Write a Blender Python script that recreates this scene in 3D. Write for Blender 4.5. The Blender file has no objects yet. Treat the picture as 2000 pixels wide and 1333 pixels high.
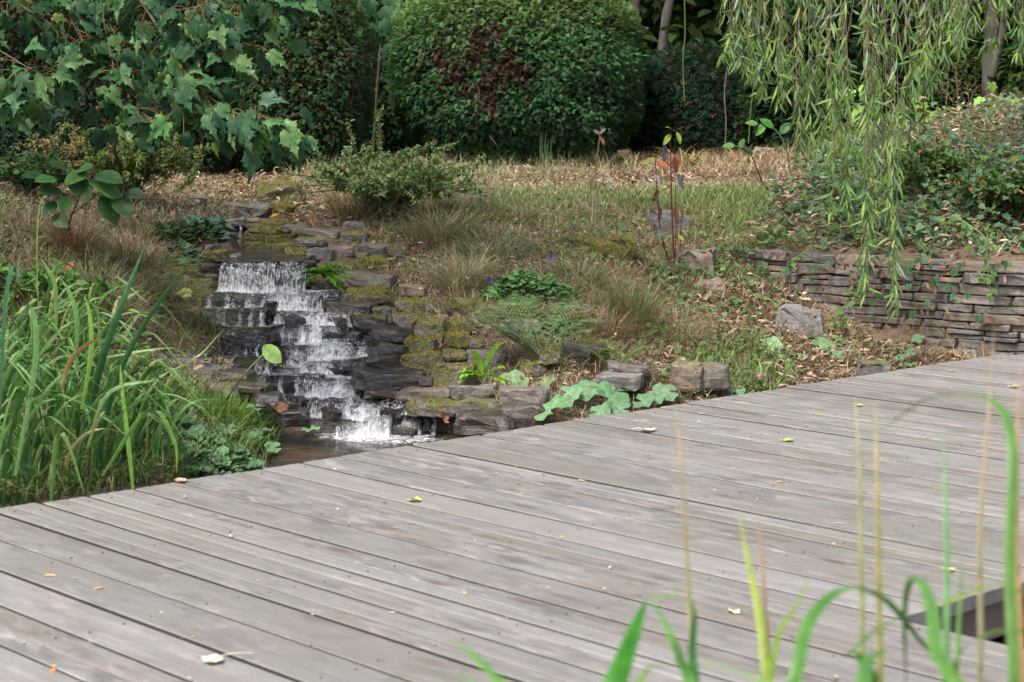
import bpy, bmesh, math, random
import numpy as np
from mathutils import Vector, Matrix, noise as mnoise

# ------------------------------------------------------------------ camera, sky, sun, exposure
SC = bpy.context.scene
COL = SC.collection
F = 3561.0                      # focal length in photograph pixels (2000 px wide)
TH = math.atan(421.5 / F)       # downward pitch
cT, sT = math.cos(TH), math.sin(TH)

cam = bpy.data.cameras.new("camera")
cam.sensor_width = 36.0
cam.lens = 36.0 * F / 2000.0
cam.clip_start = 0.05
cam.clip_end = 1000.0
cam.dof.use_dof = True
cam.dof.focus_distance = 7.6
cam.dof.aperture_fstop = 7.0
co = bpy.data.objects.new("camera", cam)
COL.objects.link(co)
co.location = (0, 0, 1.0)
co.rotation_euler = (math.radians(90) - TH, 0, 0)
SC.camera = co

SUN_EL, SUN_AZ = math.radians(58), math.radians(215)   # azimuth measured clockwise from +Y
wd = bpy.data.worlds.new("World")
SC.world = wd
wd.use_nodes = True
wn = wd.node_tree
bg = wn.nodes["Background"]
sky = wn.nodes.new("ShaderNodeTexSky")
sky.sky_type = 'NISHITA'
sky.sun_disc = False
sky.sun_elevation = SUN_EL
sky.sun_rotation = SUN_AZ
sky.air_density = 1.0
sky.dust_density = 5.0
sky.ozone_density = 0.6
wn.links.new(sky.outputs[0], bg.inputs[0])
bg.inputs[1].default_value = 0.125

sun = bpy.data.lights.new("sun", 'SUN')
sun.energy = 2.7
sun.angle = math.radians(15)
sun.color = (1.0, 0.965, 0.92)
so = bpy.data.objects.new("sun", sun)
COL.objects.link(so)
sd = Vector((math.sin(SUN_AZ) * math.cos(SUN_EL), math.cos(SUN_AZ) * math.cos(SUN_EL), math.sin(SUN_EL)))
so.rotation_euler = (-sd).to_track_quat('-Z', 'Y').to_euler()
so.location = sd * 30

SC.view_settings.view_transform = 'Standard'
SC.view_settings.look = 'None'
SC.view_settings.gamma = 1.0
SC.view_settings.exposure = 1.1
SC.view_settings.use_curve_mapping = False
SC.render.engine = 'CYCLES'
SC.cycles.max_bounces = 6
SC.cycles.transparent_max_bounces = 12
SC.cycles.use_denoising = True

rng = np.random.default_rng(7)
random.seed(7)
PI = math.pi

# ------------------------------------------------------------------ where a thing of the place stands
def W(px, py, Y):
    """world point at depth Y seen at a photograph pixel"""
    px = np.asarray(px, float); py = np.asarray(py, float); Y = np.asarray(Y, float)
    u = (px - 1000) / F; v = (666.5 - py) / F
    t = Y / (cT + v * sT)
    return np.stack(np.broadcast_arrays(u * t, Y, 1 + (-sT + v * cT) * t), -1)

def proj(P):
    P = np.asarray(P, float)
    x, y, z = P[..., 0], P[..., 1], P[..., 2] - 1
    f = y * cT - z * sT; up = y * sT + z * cT
    return 1000 + F * x / f, 666.5 - F * up / f

def on_plane(px, py, z):
    u = (px - 1000) / F; v = (666.5 - py) / F
    t = (z - 1) / (-sT + v * cT)
    return np.array([u * t, (cT + v * sT) * t, z])

def dxz(px, d, z):                       # control point from picture column, depth and height
    return ((px - 1000) / F * d * 1.003, d, z)

# ------------------------------------------------------------------ terrain height
ES = np.array([.7308, .6826]); EB = np.array([.6826, -.7308])
E0 = on_plane(0, 995, 0)[:2]

CP = {'*': [], 'A': [], 'B': []}
def cps(tag, px, lst):
    for d, z in lst:
        CP[tag].append(dxz(px, d, z))
cps('*', -900, [(4.0, -.1), (5.2, .1), (6.5, .4), (8, .65), (10, .75), (13, .8)])
cps('*', -300, [(4.4, -.12), (5.2, .02), (6.2, .2), (7.2, .42), (8.2, .6), (10, .7), (13, .78)])
cps('*', 100, [(4.9, -.12), (5.4, -.04), (6, .1), (7, .33), (8, .52), (9, .64), (11, .72), (14, .78)])
cps('*', 350, [(5.3, -.2), (5.7, -.12), (6.2, 0.0), (7, .16), (7.8, .31), (8.5, .45), (9.2, .54), (10, .6), (12, .68), (14, .75)])
cps('*', 450, [(5.6, -.22), (6.2, -.12), (6.6, -.06)])
cps('*', 560, [(5.8, -.3), (6.3, -.22), (6.6, -.15), (9.6, .52), (10.4, .58), (11.4, .66), (13, .72)])
cps('*', 700, [(6.2, -.3), (9.6, .53), (11, .64), (14, .75)])
cps('*', 850, [(6.3, -.3), (6.7, -.2), (7.1, .02), (7.5, .17), (8.0, .28), (8.6, .41), (9.2, .52), (10, .62), (12, .69)])
cps('*', 1050, [(6.35, -.16), (6.7, -.06), (7.0, .05), (7.4, .15), (7.9, .26), (8.5, .4), (9.2, .5), (10, .59), (11.5, .665), (14, .72)])
cps('*', 1200, [(6.6, -.12), (6.9, -.05), (7.3, .04), (7.8, .15), (8.3, .27), (8.8, .38), (9.5, .5), (11.2, .66), (14, .72)])
cps('*', 1350, [(6.9, -.12), (7.2, -.06), (7.6, .03), (8.1, .14), (8.5, .24), (8.9, .35), (9.3, .46), (9.8, .55), (11, .665), (14, .74)])
cps('*', 1550, [(10.6, .66), (11.5, .7), (14, .8)])
cps('*', 1700, [(14, 1.0)])
cps('*', 2000, [(14, 1.15)])
cps('*', 2600, [(14, 1.3)])
cps('A', 1450, [(7.1, -.1), (7.5, 0), (8.0, .1), (8.5, .22), (8.9, .32)])
cps('A', 1550, [(7.3, -.1), (7.6, -.03), (8.0, .06), (8.4, .13), (8.7, .2)])
cps('A', 1750, [(7.6, -.08), (7.9, -.02), (8.15, .03)])
cps('A', 2000, [(8.0, -.05), (8.3, -.02)])
cps('A', 2500, [(8.6, -.05), (9.5, -.03)])
cps('B', 1450, [(9.05, .4), (9.6, .5), (10.2, .62)])
cps('B', 1550, [(8.85, .4), (9.3, .49), (9.8, .6), (10.5, .7)])
cps('B', 1700, [(8.5, .39), (9.0, .5), (9.6, .68), (10.2, .83), (11, .93)])
cps('B', 1850, [(8.2, .39), (8.8, .55), (9.5, .78), (10.2, .93), (11, 1.0)])
cps('B', 2000, [(8.05, .39), (8.7, .6), (9.4, .85), (10.2, 1.05), (11, 1.12)])
cps('B', 2500, [(8, .4), (9, .75), (10.5, 1.15), (12, 1.25)])
for x, y in [(-3, 1.5), (-2, 3.2), (-1, 4.4), (0, 5.2), (1, 6.2), (2, 7.0), (3, 7.9), (0, 3.5), (2, 4.5), (1, 2), (-1, 1), (4, 5), (5, 8), (3, 2), (-3, -1), (3, -1), (0, -1), (7, 6), (7, 9)]:
    CP['*'].append((x, y, -.46 if y < 7.5 else -.3))

# ------------------------------------------------------------------ the stones beside the cascade: picture boxes in two enlargements
# (x0, y0, x1, y1, depth, moss, wet, kind)   kind: None = laid stone of the rockery, text = a boulder of its own
S5 = [
 (505,255,750,315,9.05,.05,0),(512,312,742,336,9.08,.0,.3),(750,245,850,290,9.1,.1,0),(840,255,912,292,9.2,.2,0),
 (780,285,1060,350,9.0,.8,0),(930,265,1080,300,9.1,.9,0),(1010,290,1180,345,8.95,.2,0),(1070,320,1360,375,8.85,.1,0),
 (515,335,640,400,9.15,.0,.9),(630,335,770,440,9.17,.0,.9),(510,400,640,450,9.14,.0,.9),
 (760,345,905,400,8.98,1.,.2),(900,350,1085,410,8.92,1.,.1),(770,395,935,455,8.9,1.,.2),(930,405,1100,468,8.8,1.,.1),
 (1080,370,1290,440,8.75,.5,0),(1280,380,1382,430,8.8,.5,0),(1020,440,1180,515,8.45,.85,0),(1160,440,1322,522,8.4,.15,0),
 (1312,430,1460,507,8.5,.1,0),(1380,340,1560,425,8.8,.45,0),(1560,350,1722,420,8.85,.7,0),(1410,265,1575,335,9.15,.2,0),
 (1490,470,1556,510,8.45,.3,0),(1500,420,1665,505,8.55,.1,0),(1665,415,1790,500,8.6,.6,0),
 (300,235,470,305,9.25,.05,0),(200,240,300,292,9.3,0,0),
 (250,395,505,470,8.55,.05,0),(130,430,322,485,8.45,.1,0),(95,480,350,565,8.35,.0,0),(500,415,537,475,8.5,.2,0),
 (330,470,500,545,8.4,.8,0),(500,455,640,540,8.25,.7,0),(635,478,718,522,8.3,.2,0),(160,560,370,638,8.25,.35,0),
 (250,555,492,642,8.15,.95,0),(10,560,115,650,8.3,.1,0),(330,640,540,732,8.05,.9,0),(300,710,500,852,7.9,.35,0),(430,722,522,842,7.86,1.,0),
 (480,535,625,600,8.1,.05,.9),(500,597,645,650,8.08,.0,.9),(515,645,655,702,8.05,0,.9),(530,698,645,745,8.0,0,.9),
 (1105,520,1225,600,8.1,.1,.9),(1120,597,1210,705,8.08,0,.9),(1200,640,1392,722,8.05,.8,.3),
 (1470,505,1682,603,8.35,.95,0),(1380,612,1722,702,8.05,.3,0),(1385,702,1722,802,7.85,.95,0),(1200,545,1480,625,8.3,.6,0),
 (1700,500,1985,570,8.6,.3,0),(1700,570,1945,662,8.35,.8,0),(1780,675,1945,752,8.0,.05,0),
 (1740,782,2000,862,7.75,.6,0),(1290,722,1382,792,7.85,0,.9),(1310,795,1582,882,7.72,.1,.8),(1590,830,1702,902,7.65,.3,.3),
 (1470,880,1682,972,7.5,.45,.7),(1710,860,1952,962,7.5,.55,0),(1840,900,2062,1032,7.3,.6,0),
 (1560,950,1842,1092,7.22,.05,1.),(1800,1030,2002,1132,7.15,.9,0),(1570,1090,1832,1252,7.0,.3,.9),(1770,1140,2012,1262,6.98,.85,0),
 (420,850,552,932,7.62,.4,.2),(180,950,420,1042,7.5,.5,0),(400,1030,562,1112,7.3,.5,.1),(90,1130,440,1200,7.05,.05,0),
 (240,1172,532,1232,6.95,.05,0),(300,1235,622,1342,6.78,.1,0),(100,1290,330,1400,6.8,.2,0),(560,1245,800,1330,6.72,.1,.9),(640,1330,900,1420,6.6,.1,.95),(820,1390,1000,1480,6.5,.1,.95),(480,1330,700,1420,6.55,.3,.6),(900,1440,1080,1540,6.45,.0,.95),(1000,1500,1160,1600,6.4,.05,.95),
]
S6 = [
 (1150,705,1420,852,6.86,.75,0),(1220,610,1372,682,7.05,.8,0),(1240,500,1372,582,7.2,.9,0),(1255,405,1412,502,7.35,.95,0),
 (1370,530,1482,602,7.2,.6,0),(1380,600,1602,752,7.05,.1,0),(1225,285,1452,372,7.65,.95,0),(1440,300,1652,402,7.62,.45,0),
 (1650,330,1990,422,7.58,.85,0),(1590,410,1852,492,7.4,.1,0),(620,745,1080,862,6.86,.1,.95),(1060,770,1152,842,6.86,0,.8),
 (930,862,1272,952,6.78,.15,.4),(1270,842,1532,942,6.74,.15,.1),(985,940,1300,1042,6.66,.55,.3),(1290,935,1625,1035,6.66,.45,.2),(1335,1020,1692,1155,6.5,.05,.8),
 (1590,860,1892,967,6.6,.05,.1),(1600,962,1882,1100,6.55,0,.8),(1725,680,1882,782,6.95,.95,0),(705,862,940,925,6.84,.05,.9),
]
# crop 7: origin (1000,350), scale 2.666
S7 = [(345,838,505,902,7.2,.7,0),(275,855,405,922,7.15,.1,0),(500,958,722,1012,7.0,.1,0),(463,1013,682,1092,6.9,.0,.1),
      (838,948,990,1082,7.0,.35,0),(985,955,1135,1075,7.02,.3,0),(1220,1000,1330,1060,7.3,.4,0),(150,900,240,960,6.95,.6,0)]
STONES = []
def _add(lst, ox, oy, sc):
    for a in lst:
        STONES.append((ox + a[0] / sc, oy + a[1] / sc, ox + a[2] / sc, oy + a[3] / sc) + tuple(a[4:7]))
_add(S5, 250, 350, 3.333); _add(S6, 500, 500, 3.333); _add(S7, 1000, 350, 2.666)
# boulders standing on their own (picture box, depth, moss, label)
BOULD = [
 (355,389,406,420,9.7,.15,0,"flat topped grey boulder at the west end of the upper row above the spout"),
 (406,398,432,418,9.65,.35,0,"small squarish grey boulder wedged beside a flat topped one above the spout"),
 (424,400,518,426,9.5,.2,0,"long low grey boulder lying just above the water spout"),
 (493,362,590,408,10.1,.65,0,"large pointed boulder with yellow moss, highest of the rocks above the waterfall"),
 (526,404,570,426,9.6,.95,0,"rounded boulder almost covered in yellow moss below the large pointed one"),
 (915,352,950,372,10.9,.3,0,"pale flat stone in dry grass in front of the big clipped bush"),
 (1068,402,1133,433,9.9,.35,0,"dark squared stone in the lawn with yellow moss behind it"),
 (1277,421,1338,462,9.25,.0,0,"pale grey rounded boulder behind the red stemmed sapling"),
 (1334,494,1400,530,8.75,.1,0,"grey boulder at the foot of the bank east of the red stemmed sapling"),
 (1355,553,1418,602,8.45,.15,0,"tilted wedge shaped brown boulder on the leaf covered slope"),
 (1519,610,1611,660,8.05,.05,0,"broad grey boulder resting against the base of the dry stone wall"),
 (1482,292,1512,322,12.5,.0,0,"pale round stone in the shade behind the clearing"),
 (1682,713,1742,732,7.6,.35,0,"low dark stone beside the edge of the wooden deck"),
 (1062,470,1145,505,8.72,1.0,0,"western half of the mossy stone ledge below the clearing"),
 (1140,472,1236,508,8.68,.95,0,"eastern half of the mossy stone ledge below the clearing"),
 (180,524,232,560,7.75,.3,0,"brownish boulder half hidden in dry grass on the west bank"),
]
def stone_box(px0, py0, px1, py1, d):
    a = W(px0, py1, d); b = W(px1, py0 + 4, d)
    return a[0], b[0], a[2], b[2]
_an = []; _keep = []
for s in STONES:
    if s[6] < .5:
        x0, x1, z0, z1 = stone_box(*s[:5])
        _an.append(((x0 + x1) / 2, s[4] + .16, z1 - .04))
for p in sorted(_an, key=lambda q: -q[2]):             # of stacked stones only the top one carries earth
    if all(math.hypot(p[0] - q[0], p[1] - q[1]) > .13 for q in _keep): _keep.append(p)


def rbf_fit(P):
    P = np.array(P, float)
    d = np.linalg.norm(P[:, None, :2] - P[None, :, :2], axis=2)
    K = -d; n = len(P)
    A = np.zeros((n + 3, n + 3)); A[:n, :n] = K - np.eye(n) * 0.12
    A[:n, n] = 1; A[:n, n + 1:] = P[:, :2]; A[n, :n] = 1; A[n + 1:, :n] = P[:, :2].T
    w = np.linalg.solve(A, np.concatenate([P[:, 2], [0, 0, 0]]))
    return P, w
def rbf_eval(m, X, Y):
    P, w = m; out = np.empty(X.size)
    x = X.ravel(); y = Y.ravel()
    for i in range(0, x.size, 20000):
        xs, ys = x[i:i + 20000], y[i:i + 20000]
        d = np.hypot(xs[:, None] - P[None, :, 0], ys[:, None] - P[None, :, 1])
        out[i:i + 20000] = -d @ w[:-3] + w[-3] + w[-2] * xs + w[-1] * ys
    return out.reshape(X.shape)

# value noise
_NT = rng.random((256, 256))
def vnoise(x, y):
    xi = np.floor(x).astype(int); yi = np.floor(y).astype(int)
    fx = x - xi; fy = y - yi
    fx = fx * fx * (3 - 2 * fx); fy = fy * fy * (3 - 2 * fy)
    g = lambda a, b: _NT[a & 255, b & 255]
    return (g(xi, yi) * (1 - fx) + g(xi + 1, yi) * fx) * (1 - fy) + (g(xi, yi + 1) * (1 - fx) + g(xi + 1, yi + 1) * fx) * fy
def fbm(x, y, o=4):
    s = 0; a = .5
    for i in range(o):
        s = s + a * (vnoise(x * 2 ** i + 13.1 * i, y * 2 ** i + 7.7 * i) - .5); a *= .5
    return s * 2

# wall line (front face), from its west end eastwards
WALL = np.array([dxz(px, d, 0)[:2] for px, d in [(1400, 9.12), (1440, 8.98), (1500, 8.78), (1640, 8.46), (1800, 8.18), (1960, 7.97), (2200, 7.8), (2700, 7.75)]])
def wall_at(s):
    seg = np.diff(WALL, axis=0); L = np.hypot(*seg.T); c = np.concatenate([[0], np.cumsum(L)])
    i = min(max(np.searchsorted(c, s) - 1, 0), len(L) - 1)
    t = (s - c[i]) / L[i]
    return WALL[i] + seg[i] * t, seg[i] / L[i]
WALL_LEN = float(np.hypot(*np.diff(WALL, axis=0).T).sum())
_wx = np.concatenate([[-20], WALL[:, 0], [40]])
_wy = np.concatenate([[60], WALL[:, 1], [7.7]])
_wy[0] = 200
def behind_wall(X, Y, off=.07):
    return (X > WALL[0, 0]) & (Y > np.interp(X, WALL[:, 0], WALL[:, 1]) + off)

XS0, XS1, YS0, YS1, GS = -4.6, 6.4, -1.5, 16.0, .05
gx = np.arange(XS0, XS1 + 1e-6, GS); gy = np.arange(YS0, YS1 + 1e-6, GS)
GX, GY = np.meshgrid(gx, gy)
mA = rbf_fit(CP['*'] + CP['A']); mB = rbf_fit(CP['*'] + CP['B'])
def smooth(H, s=3.0):
    r = int(s * 3); k = np.exp(-.5 * (np.arange(-r, r + 1) / s) ** 2); k /= k.sum()
    H = np.apply_along_axis(lambda v: np.convolve(np.pad(v, r, 'edge'), k, 'valid'), 0, H)
    return np.apply_along_axis(lambda v: np.convolve(np.pad(v, r, 'edge'), k, 'valid'), 1, H)
HZ = np.where(behind_wall(GX, GY), smooth(rbf_eval(mB, GX, GY)), smooth(rbf_eval(mA, GX, GY)))
# low hump round the west end of the wall so that both sides meet
HZ += fbm(GX * 1.3, GY * 1.3) * .05 + fbm(GX * 6, GY * 6, 3) * .018

# earth packed up to the stones of the rockery, blended softly
_num = HZ * 1.0; _den = np.ones_like(HZ)
for x_, y_, z_ in _keep:
    g_ = 2.2 * np.exp(-(((GX - x_) / .13) ** 2 + ((GY - y_) / .13) ** 2))
    _num += g_ * z_; _den += g_
HZ = _num / _den
# the cascade bed
KN = 8
ROW_D = np.array([6.72 + .16 * k for k in range(KN)])
ROW_Z = np.array([-.0875 + .0525 * k for k in range(KN)])      # crest height of each step
ROW_L = np.array([588, 512, 500, 432, 428, 424, 412, 405.])
ROW_R = np.array([862, 830, 850, 800, 780, 790, 712, 692.])
WATER_Z = -.14; LIP_D = 8.02; LIP_Z = .401
def bed_mask():
    for k in range(KN):
        d0 = ROW_D[k] - .12; d1 = ROW_D[k] + (.06 if k < KN - 1 else .3)
        xl, xr = dxz(ROW_L[k], ROW_D[k], 0)[0] - .0, dxz(ROW_R[k], ROW_D[k], 0)[0] + .0
        m = (GY >= d0) & (GY <= d1) & (GX > xl) & (GX < xr)
        HZ[m] = np.minimum(HZ[m], ROW_Z[k] - .11)
    xl, xr = dxz(405, 8.0, 0)[0], dxz(600, 8.4, 0)[0]
    m = (GY >= 8.0) & (GY <= 9.1) & (GX > xl) & (GX < xr)
    HZ[m] = np.minimum(HZ[m], LIP_Z - .1)
    m = (GY > 5.6) & (GY < 6.75) & (GX > dxz(560, 6.5, 0)[0]) & (GX < dxz(940, 6.5, 0)[0])
    HZ[m] = np.minimum(HZ[m], -.25)
bed_mask()

def ground(x, y):
    x = np.asarray(x, float); y = np.asarray(y, float)
    fx = np.clip((x - XS0) / GS, 0, len(gx) - 1.001); fy = np.clip((y - YS0) / GS, 0, len(gy) - 1.001)
    i = fx.astype(int); j = fy.astype(int); a = fx - i; b = fy - j
    z = (HZ[j, i] * (1 - a) + HZ[j, i + 1] * a) * (1 - b) + (HZ[j + 1, i] * (1 - a) + HZ[j + 1, i + 1] * a) * b
    far = np.clip((y - 16) / 14, 0, 1)
    z = z + far * far * (3 - 2 * far) * 3.5
    side = np.clip((np.abs(x) - 6) / 14, 0, 1)
    return z + side * side * 2.0 * np.clip((y - 2) / 6, 0, 1)

_ys = np.arange(3.2, 26, .02)
def hit(px, py):
    """first ground point on the sight line of a photograph pixel"""
    P = W(px, py, _ys)
    g = ground(P[:, 0], P[:, 1])
    k = np.nonzero(P[:, 2] <= g)[0]
    k = k[0] if len(k) else len(_ys) - 1
    return np.array([P[k, 0], P[k, 1], g[k]])

def in_poly(px, py, poly):
    inside = np.zeros(px.shape, bool); n = len(poly)
    for i in range(n):
        x0, y0 = poly[i]; x1, y1 = poly[(i + 1) % n]
        if y0 == y1: continue
        c = ((y0 > py) != (y1 > py)) & (px < (x1 - x0) * (py - y0) / (y1 - y0) + x0)
        inside ^= c
    return inside

def scatter(n, poly, margin=0.0):
    """n points spread evenly over the ground inside a plot (its corners given as seen in the photograph)"""
    cs = np.array([hit(px, py) for px, py in poly])
    lo, hi = cs.min(0) - .1 - margin, cs.max(0) + .1 + margin
    out = []; tot = 0; tries = 0
    while tot < n and tries < 60:
        x = rng.uniform(lo[0], hi[0], n * 2); y = rng.uniform(lo[1], hi[1], n * 2)
        z = ground(x, y); P = np.stack([x, y, z], -1)
        a, b = proj(P); k = in_poly(a, b, poly)
        out.append(P[k]); tot += k.sum(); tries += 1
    return np.concatenate(out)[:n]

# ------------------------------------------------------------------ objects
def tag(o, label=None, cat=None, group=None, kind=None):
    if label: o["label"] = label
    if cat: o["category"] = cat
    if group: o["group"] = group
    if kind: o["kind"] = kind
    return o

def empty(name, loc, label, cat, group=None):
    o = bpy.data.objects.new(name, None)
    o.empty_display_size = .1
    COL.objects.link(o); o.location = [float(c) for c in loc]
    return tag(o, label, cat, group)

def attach(o, parent):
    o.parent = parent
    off = Vector((0, 0, 0)); p = parent
    while p is not None:
        off += p.location; p = None            # parts are placed in world space
    o.matrix_parent_inverse = parent_world(parent).inverted()
PW = {}
def parent_world(p):
    if p.name in PW: return PW[p.name]
    M = Matrix.LocRotScale(p.location, p.rotation_euler, p.scale)
    if p.parent is not None:
        M = parent_world(p.parent) @ p.matrix_parent_inverse @ M
    PW[p.name] = M
    return M

def mesh_np(name, V, faces, col=None, smooth=True, uv=None):
    """faces: list of int arrays (m,k)"""
    me = bpy.data.meshes.new(name)
    V = np.ascontiguousarray(V, np.float32)
    faces = [np.asarray(f, np.int32) for f in faces if len(f)]
    nl = sum(f.size for f in faces); nf = sum(len(f) for f in faces)
    me.vertices.add(len(V)); me.loops.add(nl); me.polygons.add(nf)
    me.vertices.foreach_set("co", V.ravel())
    li = np.concatenate([f.ravel() for f in faces])
    tot = np.concatenate([np.full(len(f), f.shape[1], np.int32) for f in faces])
    st = np.concatenate([[0], np.cumsum(tot)[:-1]]).astype(np.int32)
    me.loops.foreach_set("vertex_index", li)
    me.polygons.foreach_set("loop_start", st)
    me.polygons.foreach_set("loop_total", tot)
    me.polygons.foreach_set("use_smooth", np.full(nf, smooth, bool))
    if col is not None:
        a = me.color_attributes.new("col", 'FLOAT_COLOR', 'POINT')
        c4 = np.ones((len(V), 4), np.float32); c4[:, :3] = col
        a.data.foreach_set("color", c4.ravel())
    if uv is not None:
        l = me.uv_layers.new(name="UVMap")
        l.data.foreach_set("uv", np.ascontiguousarray(uv[li], np.float32).ravel())
    me.update(calc_edges=True)
    return me

def build(name, V, faces, mat, parent=None, col=None, smooth=True, uv=None, origin=None, **props):
    V = np.asarray(V, float)
    if origin is None:
        origin = np.array([(V[:, 0].min() + V[:, 0].max()) / 2, (V[:, 1].min() + V[:, 1].max()) / 2, V[:, 2].min()])
    me = mesh_np(name, V - origin, faces, col, smooth, uv)
    me.materials.append(mat)
    o = bpy.data.objects.new(name, me); COL.objects.link(o)
    o.location = [float(c) for c in origin]
    if parent is not None: attach(o, parent)
    tag(o, props.get('label'), props.get('cat'), props.get('group'), props.get('kind'))
    return o

def link_mesh(name, me, M, parent=None):
    o = bpy.data.objects.new(name, me); COL.objects.link(o)
    o.matrix_basis = M
    if parent is not None: attach(o, parent)
    return o

class Cloud:
    """collects many small pieces into one mesh"""
    def __init__(s): s.V = []; s.F = {}; s.C = []; s.n = 0
    def add(s, V, faces, col):
        V = np.asarray(V, float).reshape(-1, 3)
        col = np.broadcast_to(np.asarray(col, float), (len(V), 3))
        for f in faces:
            f = np.asarray(f)
            s.F.setdefault(f.shape[1], []).append(f + s.n)
        s.V.append(V); s.C.append(col); s.n += len(V)
    def inst(s, T, pos, R, sc, col):
        """T=(verts, faces list, shade per vertex)"""
        tv, tf, ts = T
        n = len(pos); m = len(tv)
        sc = np.broadcast_to(np.asarray(sc, float), (n,)) if np.ndim(sc) < 2 else sc
        if np.ndim(sc) == 2: L = tv[None] * sc[:, None, :]
        else: L = tv[None] * sc[:, None, None]
        V = pos[:, None] + np.einsum('nij,nmj->nmi', R, L)
        C = np.broadcast_to(np.asarray(col, float), (n, 3))[:, None] * ts[None, :, None]
        off = (np.arange(n) * m)[:, None, None]
        s.add(V.reshape(-1, 3), [(f[None] + off).reshape(-1, f.shape[1]) for f in tf], C.reshape(-1, 3))
    def data(s):
        return np.concatenate(s.V), [np.concatenate(v) for v in s.F.values()], np.concatenate(s.C)
    def build(s, name, mat, parent=None, smooth=True, **props):
        V, Fs, C = s.data()
        return build(name, V, Fs, mat, parent, C, smooth, **props)

def nrm(v): return v / np.maximum(np.linalg.norm(v, axis=-1, keepdims=True), 1e-9)
def frames(d, up):
    """rotation with +Y along d and +Z near up"""
    d = nrm(d); up = np.broadcast_to(up, d.shape)
    side = nrm(np.cross(d, up)); nn = np.cross(side, d)
    return np.stack([side, d, nn], -1)
def rdir(n, el0=-1, el1=1):
    a = rng.uniform(0, 2 * PI, n); z = rng.uniform(el0, el1, n); r = np.sqrt(np.maximum(0, 1 - z * z))
    return np.stack([r * np.cos(a), r * np.sin(a), z], -1)
def mixc(a, b, t):
    return np.asarray(a) * (1 - t[:, None]) + np.asarray(b) * t[:, None]
def jit(col, n, v=.25, h=.08):
    c = np.broadcast_to(np.asarray(col, float), (n, 3))
    return np.clip(c * (1 + rng.uniform(-v, v, (n, 1))) * (1 + rng.uniform(-h, h, (n, 3))), .002, 1)

def tube(pts, rad, seg=6):
    pts = np.asarray(pts, float); n = len(pts)
    rad = np.broadcast_to(np.asarray(rad, float), (n,))
    tg = nrm(np.gradient(pts, axis=0))
    ref = np.where(np.abs(tg[:, 2:3]) > .9, np.array([[1., 0, 0]]), np.array([[0, 0, 1.]]))
    a = nrm(np.cross(tg, ref)); b = np.cross(tg, a)
    th = np.arange(seg) * 2 * PI / seg
    V = pts[:, None] + rad[:, None, None] * (a[:, None] * np.cos(th)[None, :, None] + b[:, None] * np.sin(th)[None, :, None])
    i = np.arange(n - 1)[:, None] * seg; j = np.arange(seg)[None]; j2 = (j + 1) % seg
    Q = np.stack([i + j, i + j2, i + seg + j2, i + seg + j], -1).reshape(-1, 4)
    return V.reshape(-1, 3), [Q]

def curve(pts, n):
    """smooth line through points"""
    pts = np.asarray(pts, float); k = len(pts)
    t = np.linspace(0, k - 1, n); i = np.clip(t.astype(int), 0, k - 2); f = (t - i)[:, None]
    P = np.concatenate([[2 * pts[0] - pts[1]], pts, [2 * pts[-1] - pts[-2]]])
    p0, p1, p2, p3 = P[i], P[i + 1], P[i + 2], P[i + 3]
    return .5 * (2 * p1 + (p2 - p0) * f + (2 * p0 - 5 * p1 + 4 * p2 - p3) * f ** 2 + (3 * p1 - p0 - 3 * p2 + p3) * f ** 3)

def ribbons(base, h, lean, ang, width, c0, c1, seg=5, droop=.5, twist=.6):
    """grass blades; returns V, [F], C"""
    n = len(base); t = np.linspace(0, 1, seg + 1)[None]
    h = np.broadcast_to(h, (n,))[:, None]; lean = np.broadcast_to(lean, (n,))[:, None]
    width = np.broadcast_to(width, (n,))[:, None]; droop = np.broadcast_to(droop, (n,))[:, None]
    hx = lean * t ** 1.8 * h
    hz = h * (t - droop * lean * t ** 2.6)
    dx, dy = np.cos(ang)[:, None], np.sin(ang)[:, None]
    P = np.stack([base[:, 0:1] + hx * dx, base[:, 1:2] + hx * dy, base[:, 2:3] + hz], -1)
    sa = ang + PI / 2 + rng.normal(0, twist, n)
    S = np.stack([np.cos(sa), np.sin(sa), np.zeros(n)], -1)[:, None]
    w = width * np.clip(1.05 - t ** 2.2, .04, 1) * np.clip(.5 + 2 * t, 0, 1) * .5
    V = np.stack([P - S * w[..., None], P + S * w[..., None]], 2)       # n,seg+1,2,3
    m = (seg + 1) * 2
    i = np.arange(seg) * 2
    Q = np.stack([i, i + 1, i + 3, i + 2], -1)[None] + (np.arange(n) * m)[:, None, None]
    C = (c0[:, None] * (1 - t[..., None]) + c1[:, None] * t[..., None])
    C = np.repeat(C[:, :, None], 2, 2)
    return V.reshape(-1, 3), [Q.reshape(-1, 4)], C.reshape(-1, 3)

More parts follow.
